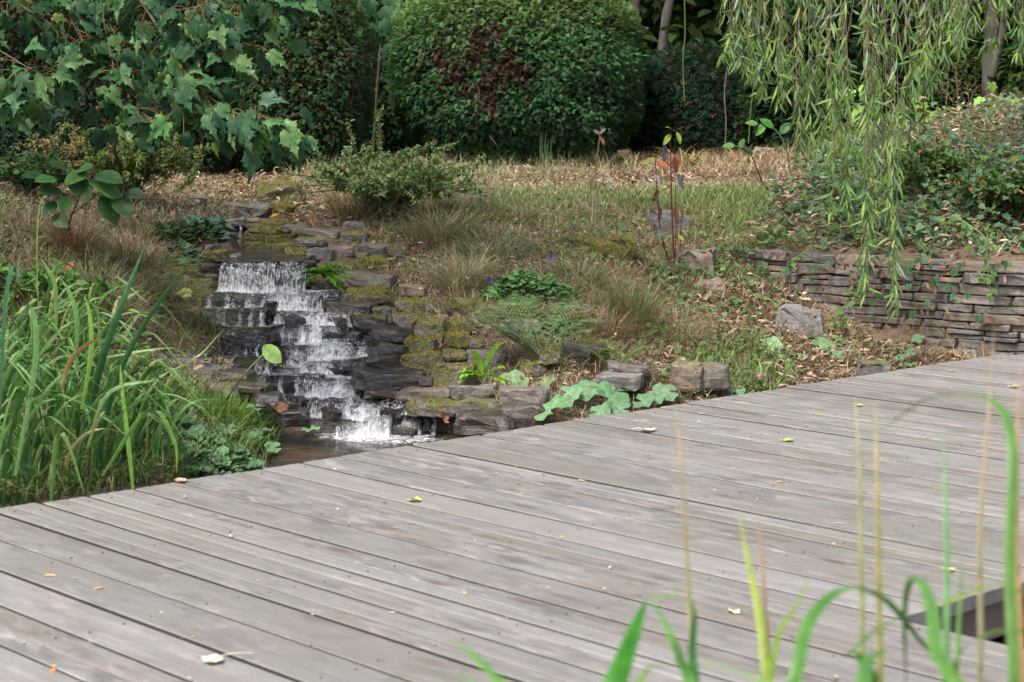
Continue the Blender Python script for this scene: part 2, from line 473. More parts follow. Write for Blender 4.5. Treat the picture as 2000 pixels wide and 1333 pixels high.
# ------------------------------------------------------------------ materials
def newmat(name):
    m = bpy.data.materials.new(name); m.use_nodes = True
    nt = m.node_tree; nt.nodes.clear()
    return m, nt
class G:
    def __init__(s, nt): s.nt = nt
    def n(s, t, **kw):
        nd = s.nt.nodes.new(t)
        for k, v in kw.items():
            if k.startswith('_'): setattr(nd, k[1:], v)
            else:
                key = int(k[1:]) if k[0] == 'i' and k[1:].isdigit() else k.replace('__', ' ')
                s.set(nd, key, v)
        return nd
    def set(s, nd, key, v):
        inp = nd.inputs[key]
        if isinstance(v, bpy.types.NodeSocket): s.nt.links.new(v, inp)
        elif isinstance(v, bpy.types.Node): s.nt.links.new(v.outputs[0], inp)
        else: inp.default_value = v
    def noise(s, vec, scale, detail=4, rough=.55, dist=0):
        return s.n("ShaderNodeTexNoise", Vector=vec, Scale=scale, Detail=detail, Roughness=rough, Distortion=dist).outputs[0]
    def ramp(s, fac, a, b, ca=0., cb=1.):
        return s.n("ShaderNodeMapRange", i0=fac, i1=a, i2=b, i3=ca, i4=cb).outputs[0]
    def mix(s, f, a, b, mode='MIX'):
        nd = s.nt.nodes.new("ShaderNodeMix"); nd.data_type = 'RGBA'; nd.blend_type = mode
        s.set(nd, 0, f)
        for idx, v in ((6, a), (7, b)):
            if isinstance(v, (tuple, list)) and len(v) == 3: v = (*v, 1)
            s.set(nd, idx, v)
        return nd.outputs[2]
    def m(s, op, a, b=0.5, c=0.):
        nd = s.nt.nodes.new("ShaderNodeMath"); nd.operation = op
        s.set(nd, 0, a); s.set(nd, 1, b)
        if op in ('MULTIPLY_ADD',): s.set(nd, 2, c)
        return nd.outputs[0]
    def attr(s, name, typ='GEOMETRY', out=0):
        nd = s.nt.nodes.new("ShaderNodeAttribute"); nd.attribute_name = name; nd.attribute_type = typ
        return nd.outputs[out]
    def out(s, sh, disp=None):
        o = s.nt.nodes.new("ShaderNodeOutputMaterial"); s.nt.links.new(sh.outputs[0] if isinstance(sh, bpy.types.Node) else sh, o.inputs[0])

def leaf_mat(name, rough=.45, trans=.3, spec=.35, var=.0):
    m, nt = newmat(name); g = G(nt)
    c = g.attr("col")
    if var:
        r = g.n("ShaderNodeObjectInfo").outputs['Random']
        h = nt.nodes.new("ShaderNodeHueSaturation"); g.set(h, 'Color', c)
        g.set(h, 'Value', g.ramp(r, 0, 1, 1 - var, 1 + var)); g.set(h, 'Hue', g.ramp(g.m('FRACT', g.m('MULTIPLY', r, 17.3)), 0, 1, .485, .515))
        c = h.outputs[0]
    geo = g.n("ShaderNodeNewGeometry")
    nz = g.noise(geo.outputs['Position'], 60, 2)
    c = g.mix(.5, c, g.mix(1, c, g.ramp(nz, .3, .7, .55, 1.35), 'MULTIPLY'))
    p = g.n("ShaderNodeBsdfPrincipled", Base__Color=c, Roughness=rough)
    p.inputs['Specular IOR Level'].default_value = spec
    tr = g.n("ShaderNodeBsdfTranslucent", Color=g.mix(1, c, (1.1, 1.2, .6), 'MULTIPLY'))
    mx = g.n("ShaderNodeMixShader", i0=trans, i1=p, i2=tr)
    g.out(mx); return m
M_LEAF = leaf_mat("leaf", .55, .26, .12)
M_LEAFV = leaf_mat("leaf_varied", .48, .26, .22, .32)
M_REED = leaf_mat("reed", .42, .32, .25, .15)
M_DRY = leaf_mat("dry_leaf", .8, .12, .1)
M_DRYV = leaf_mat("dry_leaf_varied", .75, .12, .15, .15)

def bark_mat(name, a, b, sc=14):
    m, nt = newmat(name); g = G(nt)
    tc = g.n("ShaderNodeNewGeometry").outputs['Position']
    mp = g.n("ShaderNodeMapping", Vector=tc); mp.inputs['Scale'].default_value = (1, 1, .25)
    nz = g.noise(mp.outputs[0], sc, 6, .65)
    n2 = g.noise(tc, 3, 3)
    c = g.mix(g.ramp(nz, .35, .65), a, b)
    c = g.mix(g.ramp(n2, .5, .7), c, (.06, .08, .035))
    bp = g.n("ShaderNodeBump", Strength=.8, Distance=.02, Height=nz)
    g.out(g.n("ShaderNodeBsdfPrincipled", Base__Color=c, Roughness=.85, Normal=bp)); return m
M_BARK = bark_mat("bark", (.03, .027, .022), (.11, .1, .085), 16)
M_TWIG = bark_mat("twig", (.12, .085, .055), (.2, .15, .1), 60)

def stone_mat():
    """slate grey brown stone; moss, wetness and tint are set per stone"""
    m, nt = newmat("stone"); g = G(nt)
    geo = g.n("ShaderNodeNewGeometry"); P = geo.outputs['Position']
    moss = g.attr("moss", 'OBJECT', 2); wet = g.attr("wet", 'OBJECT', 2); tint = g.attr("tint", 'OBJECT', 2)
    mp = g.n("ShaderNodeMapping", Vector=P); mp.inputs['Scale'].default_value = (1, 1, 3.5)
    n1 = g.noise(mp.outputs[0], 9, 8, .68)
    n2 = g.noise(P, 60, 6, .7)
    n3 = g.noise(P, 4.5, 3, .5)
    c = g.mix(g.ramp(n1, .32, .68), (.055, .052, .048), (.24, .222, .198))
    c = g.mix(g.ramp(tint, .3, 1), c, g.mix(1, c, (1.35, 1.08, .82), 'MULTIPLY'))
    c = g.mix(g.ramp(g.m('FRACT', g.m('MULTIPLY', tint, 7.7)), .2, 1), c, g.mix(1, c, (1.5, 1.5, 1.55), 'MULTIPLY'))
    c = g.mix(g.ramp(n3, .45, .75, 0, .5), c, (.15, .135, .125))
    c = g.mix(g.ramp(n2, .35, .65, .0, .5), c, (.05, .045, .04))
    lich = g.ramp(g.noise(P, 25, 4, .6), .64, .7, 0, .55)
    c = g.mix(lich, c, (.34, .33, .28))
    # moss on upper faces and in patches
    nz = g.n("ShaderNodeSeparateXYZ", i0=geo.outputs['Normal']).outputs[2]
    mn = g.noise(P, 13, 5, .62)
    f = g.m('ADD', g.m('ADD', g.m('MULTIPLY', nz, .22), mn), g.m('MULTIPLY_ADD', moss, .5, -.27))
    f = g.ramp(f, .5, .62)
    f = g.m('MULTIPLY', f, g.ramp(moss, 0.0, .15))
    mc = g.mix(g.ramp(g.noise(P, 90, 3), .35, .65), (.08, .075, .018), (.29, .255, .06))
    mc = g.mix(g.ramp(g.noise(P, 7, 3), .42, .62), mc, g.mix(.6, mc, (.075, .1, .02)))
    wetc = g.mix(1, c, (.11, .1, .095), 'MULTIPLY')
    wf = g.m('MULTIPLY', wet, g.ramp(g.noise(P, 6, 3), .25, .5, .75, 1))
    c = g.mix(wf, c, wetc)
    mcw = g.mix(wet, mc, g.mix(1, mc, (.45, .5, .4), 'MULTIPLY'))
    c = g.mix(g.m('MULTIPLY', f, .9), c, mcw)
    rg = g.m('ADD', g.m('MULTIPLY', wf, -.68), .82)
    rg = g.m('ADD', rg, g.m('MULTIPLY', f, .2))
    hh = g.m('ADD', g.m('ADD', g.m('MULTIPLY', n1, .9), g.m('MULTIPLY', n2, .35)), g.m('MULTIPLY', f, g.m('MULTIPLY_ADD', g.noise(P, 160, 3, .7), 1.2, .3)))
    bp = g.n("ShaderNodeBump", Strength=.9, Distance=.012, Height=hh)
    p = g.n("ShaderNodeBsdfPrincipled", Base__Color=c, Roughness=rg, Normal=bp)
    p.inputs['Specular IOR Level'].default_value = .5
    g.out(p); return m
M_STONE = stone_mat()

def ground_mat():
    m, nt = newmat("ground_soil"); g = G(nt)
    P = g.n("ShaderNodeNewGeometry").outputs['Position']
    a = g.noise(P, 2.2, 4); b = g.noise(P, 38, 6, .7); d = g.noise(P, 150, 4, .7)
    c = g.mix(g.ramp(b, .35, .65), (.055, .036, .024), (.2, .13, .085))
    c = g.mix(g.ramp(a, .4, .65, 0, .6), c, (.12, .1, .045))
    c = g.mix(g.ramp(d, .45, .7, 0, .6), c, (.28, .2, .13))
    bp = g.n("ShaderNodeBump", Strength=1, Distance=.02, Height=g.m('ADD', b, g.m('MULTIPLY', d, .5)))
    g.out(g.n("ShaderNodeBsdfPrincipled", Base__Color=c, Roughness=.95, Normal=bp)); return m
M_GROUND = ground_mat()

def wood_mat(name, a, b, red, dark=1.):
    m, nt = newmat(name); g = G(nt)
    oi = g.n("ShaderNodeObjectInfo"); r = oi.outputs['Random']
    tc = g.n("ShaderNodeTexCoord").outputs['Object']
    off = g.n("ShaderNodeCombineXYZ", i0=g.m('MULTIPLY', r, 31.), i1=g.m('MULTIPLY', r, 17.), i2=0.)
    v = g.n("ShaderNodeVectorMath", i0=tc, i1=off).outputs[0]
    def mp(sx, sy, sz=1):
        q = g.n("ShaderNodeMapping", Vector=v); q.inputs['Scale'].default_value = (sx, sy, sz); return q.outputs[0]
    grain = g.noise(mp(1.6, 48), 1, 6, .6, .5)
    fine = g.noise(mp(9, 380), 1, 4, .7)
    pat = g.noise(mp(1.6, 5.5), 1, 4, .6, .4)
    pat2 = g.noise(mp(3.1, 9), 1.3, 5, .65)
    pw = g.noise(g.n("ShaderNodeNewGeometry").outputs['Position'], 1.3, 3)
    c = g.mix(g.ramp(grain, .2, .8), a, b)
    c = g.mix(g.ramp(pat, .48, .66, 0, .6), c, red)                      # pinkish heartwood
    c = g.mix(g.ramp(pat2, .5, .7, 0, .7), c, (.06 * dark, .056 * dark, .058 * dark))   # dirty dark patches
    c = g.mix(g.ramp(pw, .45, .7, 0, .38), c, (.1 * dark, .095 * dark, .08 * dark))
    c = g.mix(g.ramp(fine, .55, .75, 0, .16), c, (.09, .08, .075))
    bl = g.noise(mp(5, 16), 1.2, 5, .7, .6)
    c = g.mix(g.ramp(bl, .5, .64, 0, .72), c, (.085 * dark, .075 * dark, .075 * dark))
    c = g.mix(g.ramp(g.noise(mp(4, 14), 1.7, 5, .7, .5), .54, .66, 0, .55), c, (.38 * dark, .32 * dark, .31 * dark))
    # knots
    vo = nt.nodes.new("ShaderNodeTexVoronoi"); g.set(vo, 'Vector', mp(2.3, 8.5)); vo.inputs['Scale'].default_value = 1.; vo.inputs['Randomness'].default_value = 1
    kn = g.ramp(vo.outputs['Distance'], .07, .16, .85, 0)
    c = g.mix(kn, c, (.085, .055, .055))
    c = g.mix(g.ramp(g.noise(mp(.8, 2.5), 1, 3, .6), .45, .62, 0, .55), c, (.15 * dark, .135 * dark, .105 * dark))
    c = g.mix(g.ramp(g.m('FRACT', g.m('MULTIPLY', r, 9.1)), .3, 1, 0, .45), c, (.27 * dark, .26 * dark, .255 * dark))
    c = g.mix(g.ramp(r, .3, 1, .0, .5), c, (.15 * dark, .142 * dark, .13 * dark))
    # pale worn specks
    c = g.mix(g.ramp(g.noise(mp(14, 60), 1.5, 3), .68, .78, 0, .45), c, (.5, .47, .45))
    bp = g.n("ShaderNodeBump", Strength=.4, Distance=.002, Height=g.m('ADD', g.m('ADD', grain, g.m('MULTIPLY', fine, .35)), g.m('MULTIPLY', kn, -.5)))
    rg = g.ramp(pat2, .3, .7, .34, .5)
    p = g.n("ShaderNodeBsdfPrincipled", Base__Color=c, Roughness=rg, Normal=bp)
    p.inputs['Specular IOR Level'].default_value = .5
    g.out(p); return m
M_WOOD = wood_mat("weathered_wood", (.122, .118, .11), (.285, .278, .262), (.19, .145, .135))
M_JOIST = wood_mat("joist_wood", (.24, .11, .09), (.36, .19, .16), (.27, .11, .1), .8)

M_WOODEDGE = wood_mat("gap_shade_board_edge", (.035, .03, .026), (.07, .06, .05), (.05, .035, .03), .3)  # board sides coloured dark: the shade of the gaps is painted in
def flat_mat(name, c, rough=.7, spec=.3, metallic=0):
    m, nt = newmat(name); g = G(nt)
    nz = g.noise(g.n("ShaderNodeNewGeometry").outputs['Position'], 120, 3)
    cc = g.mix(g.ramp(nz, .3, .7), tuple(x * .7 for x in c), tuple(min(1, x * 1.25) for x in c))
    p = g.n("ShaderNodeBsdfPrincipled", Base__Color=cc, Roughness=rough, Metallic=metallic)
    p.inputs['Specular IOR Level'].default_value = spec
    g.out(p); return m
M_SCREW = flat_mat("screw_metal", (.035, .032, .03), .6, .4)
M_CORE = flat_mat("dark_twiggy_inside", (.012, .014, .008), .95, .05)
M_MUD = flat_mat("mud", (.03, .024, .018), .8, .3)

def pool_mat():
    m, nt = newmat("pool_water"); g = G(nt)
    P = g.n("ShaderNodeNewGeometry").outputs['Position']
    f = g.attr("foam", 'GEOMETRY', 2)
    mp = g.n("ShaderNodeMapping", Vector=P); mp.inputs['Scale'].default_value = (1, 1.0, 1)
    w1 = g.noise(mp.outputs[0], 16, 4, .6, .6); w2 = g.noise(mp.outputs[0], 60, 3, .6, .8)
    fo = g.noise(mp.outputs[0], 45, 5, .75, 1.2)
    ff = g.ramp(g.m('ADD', fo, g.m('MULTIPLY_ADD', f, .42, -.42)), .46, .62)
    bp = g.n("ShaderNodeBump", Strength=1., Distance=.03, Height=g.m('ADD', w1, g.m('MULTIPLY', w2, .4)))
    base = g.mix(g.ramp(g.noise(P, 5, 3), .4, .6), (.02, .016, .01), (.055, .035, .018))
    p = g.n("ShaderNodeBsdfPrincipled", Base__Color=base, Roughness=.04, Normal=bp)
    fm = g.n("ShaderNodeBsdfPrincipled", Base__Color=(.75, .8, .85, 1), Roughness=.4)
    g.out(g.n("ShaderNodeMixShader", i0=ff, i1=p, i2=fm)); return m
M_POOL = pool_mat()

def fall_mat():
    """running water: clear film with white streaks of foam along the flow (uv: across, along)"""
    m, nt = newmat("falling_water"); g = G(nt)
    uv = g.n("ShaderNodeUVMap").outputs[0]
    P = g.n("ShaderNodeNewGeometry").outputs['Position']
    f = g.attr("foam", 'GEOMETRY', 2)
    def mp(sx, sy):
        q = g.n("ShaderNodeMapping", Vector=uv); q.inputs['Scale'].default_value = (sx, sy, 1); return q.outputs[0]
    s1 = g.noise(mp(60, 15), 1, 5, .72, 1.8)
    s2 = g.noise(mp(190, 34), 1, 3, .7, 1.2)
    s3 = g.noise(mp(24, 22), 1, 4, .65, 1.6)
    v = g.m('ADD', g.m('ADD', g.m('MULTIPLY', s1, .42), g.m('MULTIPLY', s2, .26)), g.m('MULTIPLY', s3, .32))
    v = g.m('ADD', v, g.m('MULTIPLY_ADD', f, .3, -.3))
    ff = g.ramp(v, .37, .62, 0, .93)
    bp = g.n("ShaderNodeBump", Strength=1, Distance=.02, Height=g.m('ADD', g.m('ADD', s1, g.m('MULTIPLY', s2, .5)), s3))
    fo = g.n("ShaderNodeBsdfPrincipled", Base__Color=(.93, .95, .98, 1), Roughness=.3, Normal=g.n("ShaderNodeBump", Strength=.6, Distance=.006, Height=s1))
    fo2 = g.n("ShaderNodeBsdfTranslucent", Color=(.86, .9, .95, 1))
    foam = g.n("ShaderNodeMixShader", i0=.25, i1=fo, i2=fo2)
    gl = g.n("ShaderNodeBsdfGlossy", Color=(1, 1, 1, 1), Roughness=.05, Normal=bp)
    tr = g.n("ShaderNodeBsdfTransparent", Color=(.86, .86, .84, 1))
    lw = g.n("ShaderNodeFresnel", IOR=1.33, Normal=bp)
    film = g.n("ShaderNodeMixShader", i0=g.m('ADD', g.m('MULTIPLY', lw.outputs[0], .3), g.ramp(g.noise(mp(120, 60), 1, 2), .63, .7, 0, .5)), i1=tr, i2=gl)
    g.out(g.n("ShaderNodeMixShader", i0=ff, i1=film, i2=foam)); return m
M_FALL = fall_mat()
# ------------------------------------------------------------------ ground
def make_ground():
    xs = np.concatenate([-np.geomspace(160, 5.2, 14), np.arange(-4.6, 6.4, .06), np.geomspace(6.8, 160, 14)])
    ys = np.concatenate([-np.geomspace(160, 2, 12), np.arange(-1.5, 15.9, .06), np.geomspace(16.3, 220, 20)])
    X, Y = np.meshgrid(xs, ys); Z = ground(X, Y)
    V = np.stack([X, Y, Z], -1).reshape(-1, 3); nx = len(xs)
    i = (np.arange(len(ys) - 1)[:, None] * nx + np.arange(nx - 1)[None]).ravel()
    Q = np.stack([i, i + 1, i + nx + 1, i + nx], -1)
    build("ground", V, [Q], M_GROUND, kind="structure", origin=(0, 0, 0))
make_ground()

def water_sheet(name, outline, z, n=70, foamf=None, label=None):
    o = np.array(outline, float)
    lo, hi = o.min(0), o.max(0)
    xs = np.linspace(lo[0], hi[0], n); ys = np.linspace(lo[1], hi[1], n)
    X, Y = np.meshgrid(xs, ys)
    Z = z + fbm(X * 9, Y * 9, 3) * .006
    V = np.stack([X, Y, Z], -1).reshape(-1, 3)
    i = (np.arange(n - 1)[:, None] * n + np.arange(n - 1)[None]).ravel()
    Q = np.stack([i, i + 1, i + n + 1, i + n], -1)
    c = V[Q].mean(1); k = in_poly(c[:, 0], c[:, 1], outline)
    ob = build(name, V, [Q[k]], M_POOL, kind="structure", origin=(0, 0, 0), label=label)
    f = np.zeros(len(V)) if foamf is None else foamf(V[:, 0], V[:, 1])
    a = ob.data.attributes.new("foam", 'FLOAT', 'POINT'); a.data.foreach_set("value", f.astype(np.float32))
    return ob
def pool_foam(x, y):
    u, v = proj(np.stack([x, y, np.full_like(x, WATER_Z)], -1))
    a = np.exp(-(((u - 745) / 120) ** 2 + ((v - 848) / 14) ** 2)) * 1.05
    b = np.exp(-(((u - 800) / 110) ** 2 + ((v - 862) / 12) ** 2)) * .85
    c = np.exp(-(((u - 660) / 60) ** 2 + ((v - 850) / 12) ** 2)) * .8
    return np.clip(a + b + c, 0, 1.05)
pl = [dxz(540, 6.95, 0)[:2], dxz(970, 6.9, 0)[:2], dxz(1020, 6.2, 0)[:2], dxz(1000, 5.6, 0)[:2], dxz(500, 5.3, 0)[:2]]
water_sheet("pool_water", pl, WATER_Z, 130, pool_foam)
water_sheet("pond_water", [(-12, -8), (6, -8), (6, 5.6), (1.3, 5.6), tuple(dxz(1000, 5.6, 0)[:2]), tuple(dxz(500, 5.3, 0)[:2]), (-1.6, 4.4), (-12, 4)], WATER_Z - .005, 90)
def up_foam(x, y):
    return np.exp(-(((x - dxz(466, 9.0, 0)[0]) / .05) ** 2 + ((y - 8.97) / .06) ** 2)) * .9
water_sheet("upper_pool_water", [dxz(428, 8.03, 0)[:2], dxz(588, 8.03, 0)[:2], dxz(620, 8.5, 0)[:2], dxz(560, 9.1, 0)[:2], dxz(395, 9.1, 0)[:2], dxz(400, 8.3, 0)[:2]], LIP_Z + .002, 60, up_foam)

# ------------------------------------------------------------------ wooden deck
deck = empty("wooden_deck", (E0[0] + 1, E0[1], 0), "weathered grey plank deck crossing in front of the small waterfall", "deck")
S_N = None
pc = on_plane(1793, 1200, 0)[:2] - E0
s_c, T_N = float(pc @ ES), float(pc @ EB)
kb = round((s_c - .114) / .1435); s_c = .114 + .1435 * kb
ANG = math.atan2(EB[1], EB[0])
def board_mesh(length, w, seg=10, warp=.002):
    th = .030; ch = .0022
    prof = np.array([(-w / 2, -th), (-w / 2, -ch), (-w / 2 + ch, 0), (-w / 4, .0008), (0, .0), (w / 4, .0008), (w / 2 - ch, 0), (w / 2, -ch), (w / 2, -th)])
    m = len(prof); xs = np.linspace(0, length, seg + 1)
    bend = fbm(xs * .9 + rng.uniform(0, 50), xs * 0 + rng.uniform(0, 50), 2) * warp
    side = fbm(xs * 1.1 + rng.uniform(0, 50), xs * 0 + 3.3, 2) * .0018
    V = np.stack([np.repeat(xs[:, None], m, 1), prof[None, :, 0] + side[:, None], prof[None, :, 1] + bend[:, None]], -1).reshape(-1, 3)
    i = np.arange(seg)[:, None] * m; j = np.arange(m)[None]; j2 = (j + 1) % m
    Q = np.stack([i + j, i + m + j, i + m + j2, i + j2], -1).reshape(-1, 4)
    caps = [np.arange(m)[None], (np.arange(m)[::-1] + seg * m)[None]]
    return V, [Q, np.concatenate(caps)]
T_END = 2.78
screws = Cloud()
sv, sf = tube([(0, 0, -.002), (0, 0, .0012)], .0026, 8)
sv = np.concatenate([sv, [[0, 0, .0012]]]); tri = np.array([[8 + i, 8 + (i + 1) % 8, 16] for i in range(8)])
T_SCREW = (sv, [sf[0], tri], np.ones(len(sv)))
for k in range(-17, 62):
    s0 = .114 + .1435 * k
    t1 = T_END if k < kb else T_N
    st = rng.uniform(-.006, .006); t1 += rng.uniform(-.006, .006)
    gap = rng.choice([.007, .009, .011, .013], p=[.2, .3, .3, .2])
    w = .1435 - gap
    parts = [(s0 + .1435 / 2, w)]
    if rng.random() < .42:                         # a plank split lengthwise into two narrow ones
        c = rng.uniform(.4, .6)
        parts = [(s0 + gap / 2 + w * c / 2, w * c - .0026), (s0 + gap / 2 + w * c + w * (1 - c) / 2, w * (1 - c) - .0026)]
    dz = rng.normal(0, .0012)
    for sc_, ww in parts:
        V, Fs = board_mesh(t1 - st, ww)
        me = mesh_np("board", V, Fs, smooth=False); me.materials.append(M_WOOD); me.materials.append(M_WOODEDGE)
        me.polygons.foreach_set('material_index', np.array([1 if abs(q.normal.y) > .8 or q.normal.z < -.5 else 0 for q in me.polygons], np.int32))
        p = E0 + ES * sc_ + EB * st
        link_mesh("board", me, Matrix.Translation((p[0], p[1], dz)) @ Matrix.Rotation(ANG, 4, 'Z') @ Matrix.Rotation(rng.normal(0, .004), 4, 'X'), deck)
        for t in np.arange(.07, t1, .56):
            for q in ((-.3, .3) if ww > .1 else (0,)):
                a = E0 + ES * (sc_ + q * ww + rng.normal(0, .003)) + EB * (t + rng.normal(0, .006))
                screws.inst(T_SCREW, np.array([[a[0], a[1], dz + .0008]]), np.eye(3)[None], 1.0, (1, 1, 1))
screws.build("screw", M_SCREW, deck, kind="stuff")
def beam(name, s0, s1, t, w, z0, z1):
    a = E0 + ES * s0 + EB * t; L = s1 - s0
    V = np.array([(x, y, z) for x in (0, L) for y in (-w / 2, w / 2) for z in (z0, z1)], float)
    Fs = [np.array([[0, 1, 3, 2], [4, 6, 7, 5], [0, 4, 5, 1], [2, 3, 7, 6], [0, 2, 6, 4], [1, 5, 7, 3]])]
    me = mesh_np(name, V, Fs, smooth=False); me.materials.append(M_JOIST)
    link_mesh(name, me, Matrix.Translation((a[0], a[1], 0)) @ Matrix.Rotation(math.atan2(ES[1], ES[0]), 4, 'Z'), deck)
for t in (.07, .53, .99, 1.45, 1.91):
    beam("joist", -2.3, 8.9, t, .045, -.18, -.0335)
beam("rim_joist", s_c - .02, 8.9, T_N - .055, .045, -.125, -.0335)
beam("rim_joist", -2.3, s_c, T_END - .06, .045, -.16, -.0335)
# side beam under the plank that borders the opening
a = E0 + ES * (s_c - .05) + EB * (T_N - .4)
V = np.array([(x, y, z) for x in (0, T_END - T_N + .3) for y in (-.022, .022) for z in (-.16, -.0335)], float)
me = mesh_np("joist", V, [np.array([[0, 1, 3, 2], [4, 6, 7, 5], [0, 4, 5, 1], [2, 3, 7, 6], [0, 2, 6, 4], [1, 5, 7, 3]])], smooth=False); me.materials.append(M_JOIST)
link_mesh("joist", me, Matrix.Translation((a[0], a[1], 0)) @ Matrix.Rotation(ANG, 4, 'Z'), deck)
for s in (-1.5, .3, 2.1, 3.9, 5.7):
    for t in (.2, 1.9):
        p = E0 + ES * s + EB * t
        V, Fs = tube([(p[0], p[1], -.6), (p[0], p[1], -.19)], .045, 8)
        build("post", V, Fs, M_JOIST, deck)

# ------------------------------------------------------------------ stones
def _cube(nx, ny, nz):
    V = []; idx = {}
    def vi(p):
        k = tuple(np.round(p, 5))
        if k not in idx: idx[k] = len(V); V.append(k)
        return idx[k]
    Q = []
    def face(ax, sgn, a, b, na, nb):
        for i in range(na):
            for j in range(nb):
                c = []
                for di, dj in ((0, 0), (1, 0), (1, 1), (0, 1)):
                    p = [0, 0, 0]; p[ax] = sgn; p[a] = -1 + 2 * (i + di) / na; p[b] = -1 + 2 * (j + dj) / nb
                    c.append(vi(p))
                Q.append(c if sgn > 0 else c[::-1])
    n = (nx, ny, nz)
    for ax, a, b in ((0, 1, 2), (1, 2, 0), (2, 0, 1)):
        for s in (1, -1): face(ax, s, a, b, n[a], n[b])
    return np.array(V), np.array(Q)
CUBE = _cube(9, 5, 4); CUBEB = _cube(8, 6, 5)
def stone_mesh(w, d, h, rnd=.1, rough=.07, big=False, ex=None):
    P, Q = CUBEB if big else CUBE
    P = P.copy()
    pw = 2 / max(rnd, .05)
    # push edge loops outwards so that corners stay tight
    P = np.sign(P) * np.abs(P) ** .4
    ex = float(rng.choice([5., 9., 20.])) if ex is None else ex
    r = (np.abs(P) ** ex).sum(1) ** (1 / ex)
    P = P / r[:, None] * (1 - rnd * .0)
    # skewed ends
    k = rng.uniform(-.12, .12, 4)
    P[:, 0] += k[0] * P[:, 2] * np.sign(P[:, 0]) * .6 + k[1] * P[:, 1]* .5
    P[:, 2] += k[2] * P[:, 0] * .45
    P[:, 1] += k[3] * P[:, 0] * .6
    o = Vector(rng.uniform(-99, 99, 3))
    V = P * np.array([w / 2, d / 2, h / 2])
    m = min(w, d, h * 1.6)
    for i, p in enumerate(V):
        q = Vector(p) / max(m, .03)
        n1 = mnoise.noise_vector(q * .9 + o); n2 = mnoise.noise_vector(q * 2.6 + o); n3 = mnoise.noise_vector(q * 6.5 + o)
        V[i] += (np.array(n1) * rough * 1.5 + np.array(n2) * rough * .9 + np.array(n3) * rough * .55) * m * np.array([1, 1, .75])
    return V, [Q]
cascade = empty("rock_cascade", dxz(600, 7.3, -.1), "stepped stone cascade of dark wet slabs and mossy rocks carrying the little waterfall", "waterfall rocks")
MOSSY = []
def put_stone(name, x0, x1, z0, z1, d, parent, moss, wet, rot=0, tilt=0, depth=None, big=False, rough=.07, **props):
    w = x1 - x0; h = z1 - z0
    dep = depth or min(max(.75 * w, .1), .3)
    V, Fs = stone_mesh(w, dep, h, rough=rough, big=big)
    c, s = math.cos(rot), math.sin(rot)
    V = V @ np.array([[c, s, 0], [-s, c, 0], [0, 0, 1]])
    c, s = math.cos(tilt), math.sin(tilt)
    V = V @ np.array([[c, 0, s], [0, 1, 0], [-s, 0, c]])
    V += np.array([(x0 + x1) / 2, d + dep / 2, (z0 + z1) / 2])
    if moss > .35: MOSSY.append((V, Fs[0], moss, wet))
    me_o = build(name, V, Fs, M_STONE, parent, smooth=False, **props)
    me_o["moss"] = float(moss); me_o["wet"] = float(wet); me_o["tint"] = float(rng.random())
    return me_o
for s in STONES:
    px0, py0, px1, py1, d, moss, wet = s
    x0, x1, z0, z1 = stone_box(px0 - 1, py0 + 1, px1 + 1, py1 - 1, d)
    z0 -= (z1 - z0) * .22
    put_stone("stone", x0, x1, z0, z1, d, cascade, moss * .85, wet, rot=rng.normal(0, .13), tilt=rng.normal(0, .045), rough=.12)
for px0, py0, px1, py1, d, moss, wet, lab in BOULD:
    x0, x1, z0, z1 = stone_box(px0, py0 - 7, px1, py1, d)
    g0 = float(ground((x0 + x1) / 2, d + .08))
    z0 = min(z0, g0) - .04
    put_stone("boulder", x0, x1, z0, z1, d, None, moss, wet, rot=rng.normal(0, .15), big=True, rough=.2, label=lab, cat="boulder")

# rows of the cascade itself
rowf = []
def row_shift(k, x):
    x = np.asarray(x, float)
    return fbm(x * 4.5 + k * 5.3, x * 0 + k * 1.7, 2) * .034, fbm(x * 3.2 + k * 2.3, x * 0 + k * 4, 2) * .1 - .01
for k in range(KN):
    d = ROW_D[k]; xl = dxz(ROW_L[k], d, 0)[0]; xr = dxz(ROW_R[k], d, 0)[0]
    xs = [xl]; 
    while xs[-1] < xr - .05:
        xs.append(min(xs[-1] + rng.uniform(.1, .27), xr))
    cells = []
    for a, b in zip(xs[:-1], xs[1:]):
        dz, dd = (float(v) for v in row_shift(k, (a + b) / 2)); dz = float(np.clip(dz + rng.uniform(-.02, .012), -.04, .026)); dd += rng.uniform(-.045, .035)
        put_stone("stone", a + .002, b - .002, ROW_Z[k] - .1, ROW_Z[k] + dz - .004, d + dd, cascade, .06 if rng.random() < .8 else .35, 1., rot=rng.normal(0, .08), tilt=rng.normal(0, .04), depth=.24, rough=.12)
        cells.append((a, b, dz, dd))
    rowf.append(cells)
# loose wet stones standing in the current and splitting it
for i in range(17):
    k = int(rng.integers(0, KN - 1)) if i < 15 else KN - 1
    px = rng.uniform(max(ROW_L[k], 450) + 10, ROW_R[k] - 15); w_ = rng.uniform(.04, .085); h_ = rng.uniform(.02, .042)
    if abs(px - (705, 690, 640, 622, 618, 615, 610, 580)[k]) < 34: px += 60 * rng.choice([-1, 1])
    d = ROW_D[k] + float(row_shift(k, dxz(px, ROW_D[k], 0)[0])[1]) - rng.uniform(.09, .13); x = dxz(px, d, 0)[0]
    zb = (ROW_Z[k - 1] if k else WATER_Z)
    put_stone("stone", x - w_ / 2, x + w_ / 2, zb - .03, zb + h_, d, cascade, .1, 1., rot=rng.normal(0, .4), tilt=rng.normal(0, .12), depth=rng.uniform(.05, .1), rough=.16)
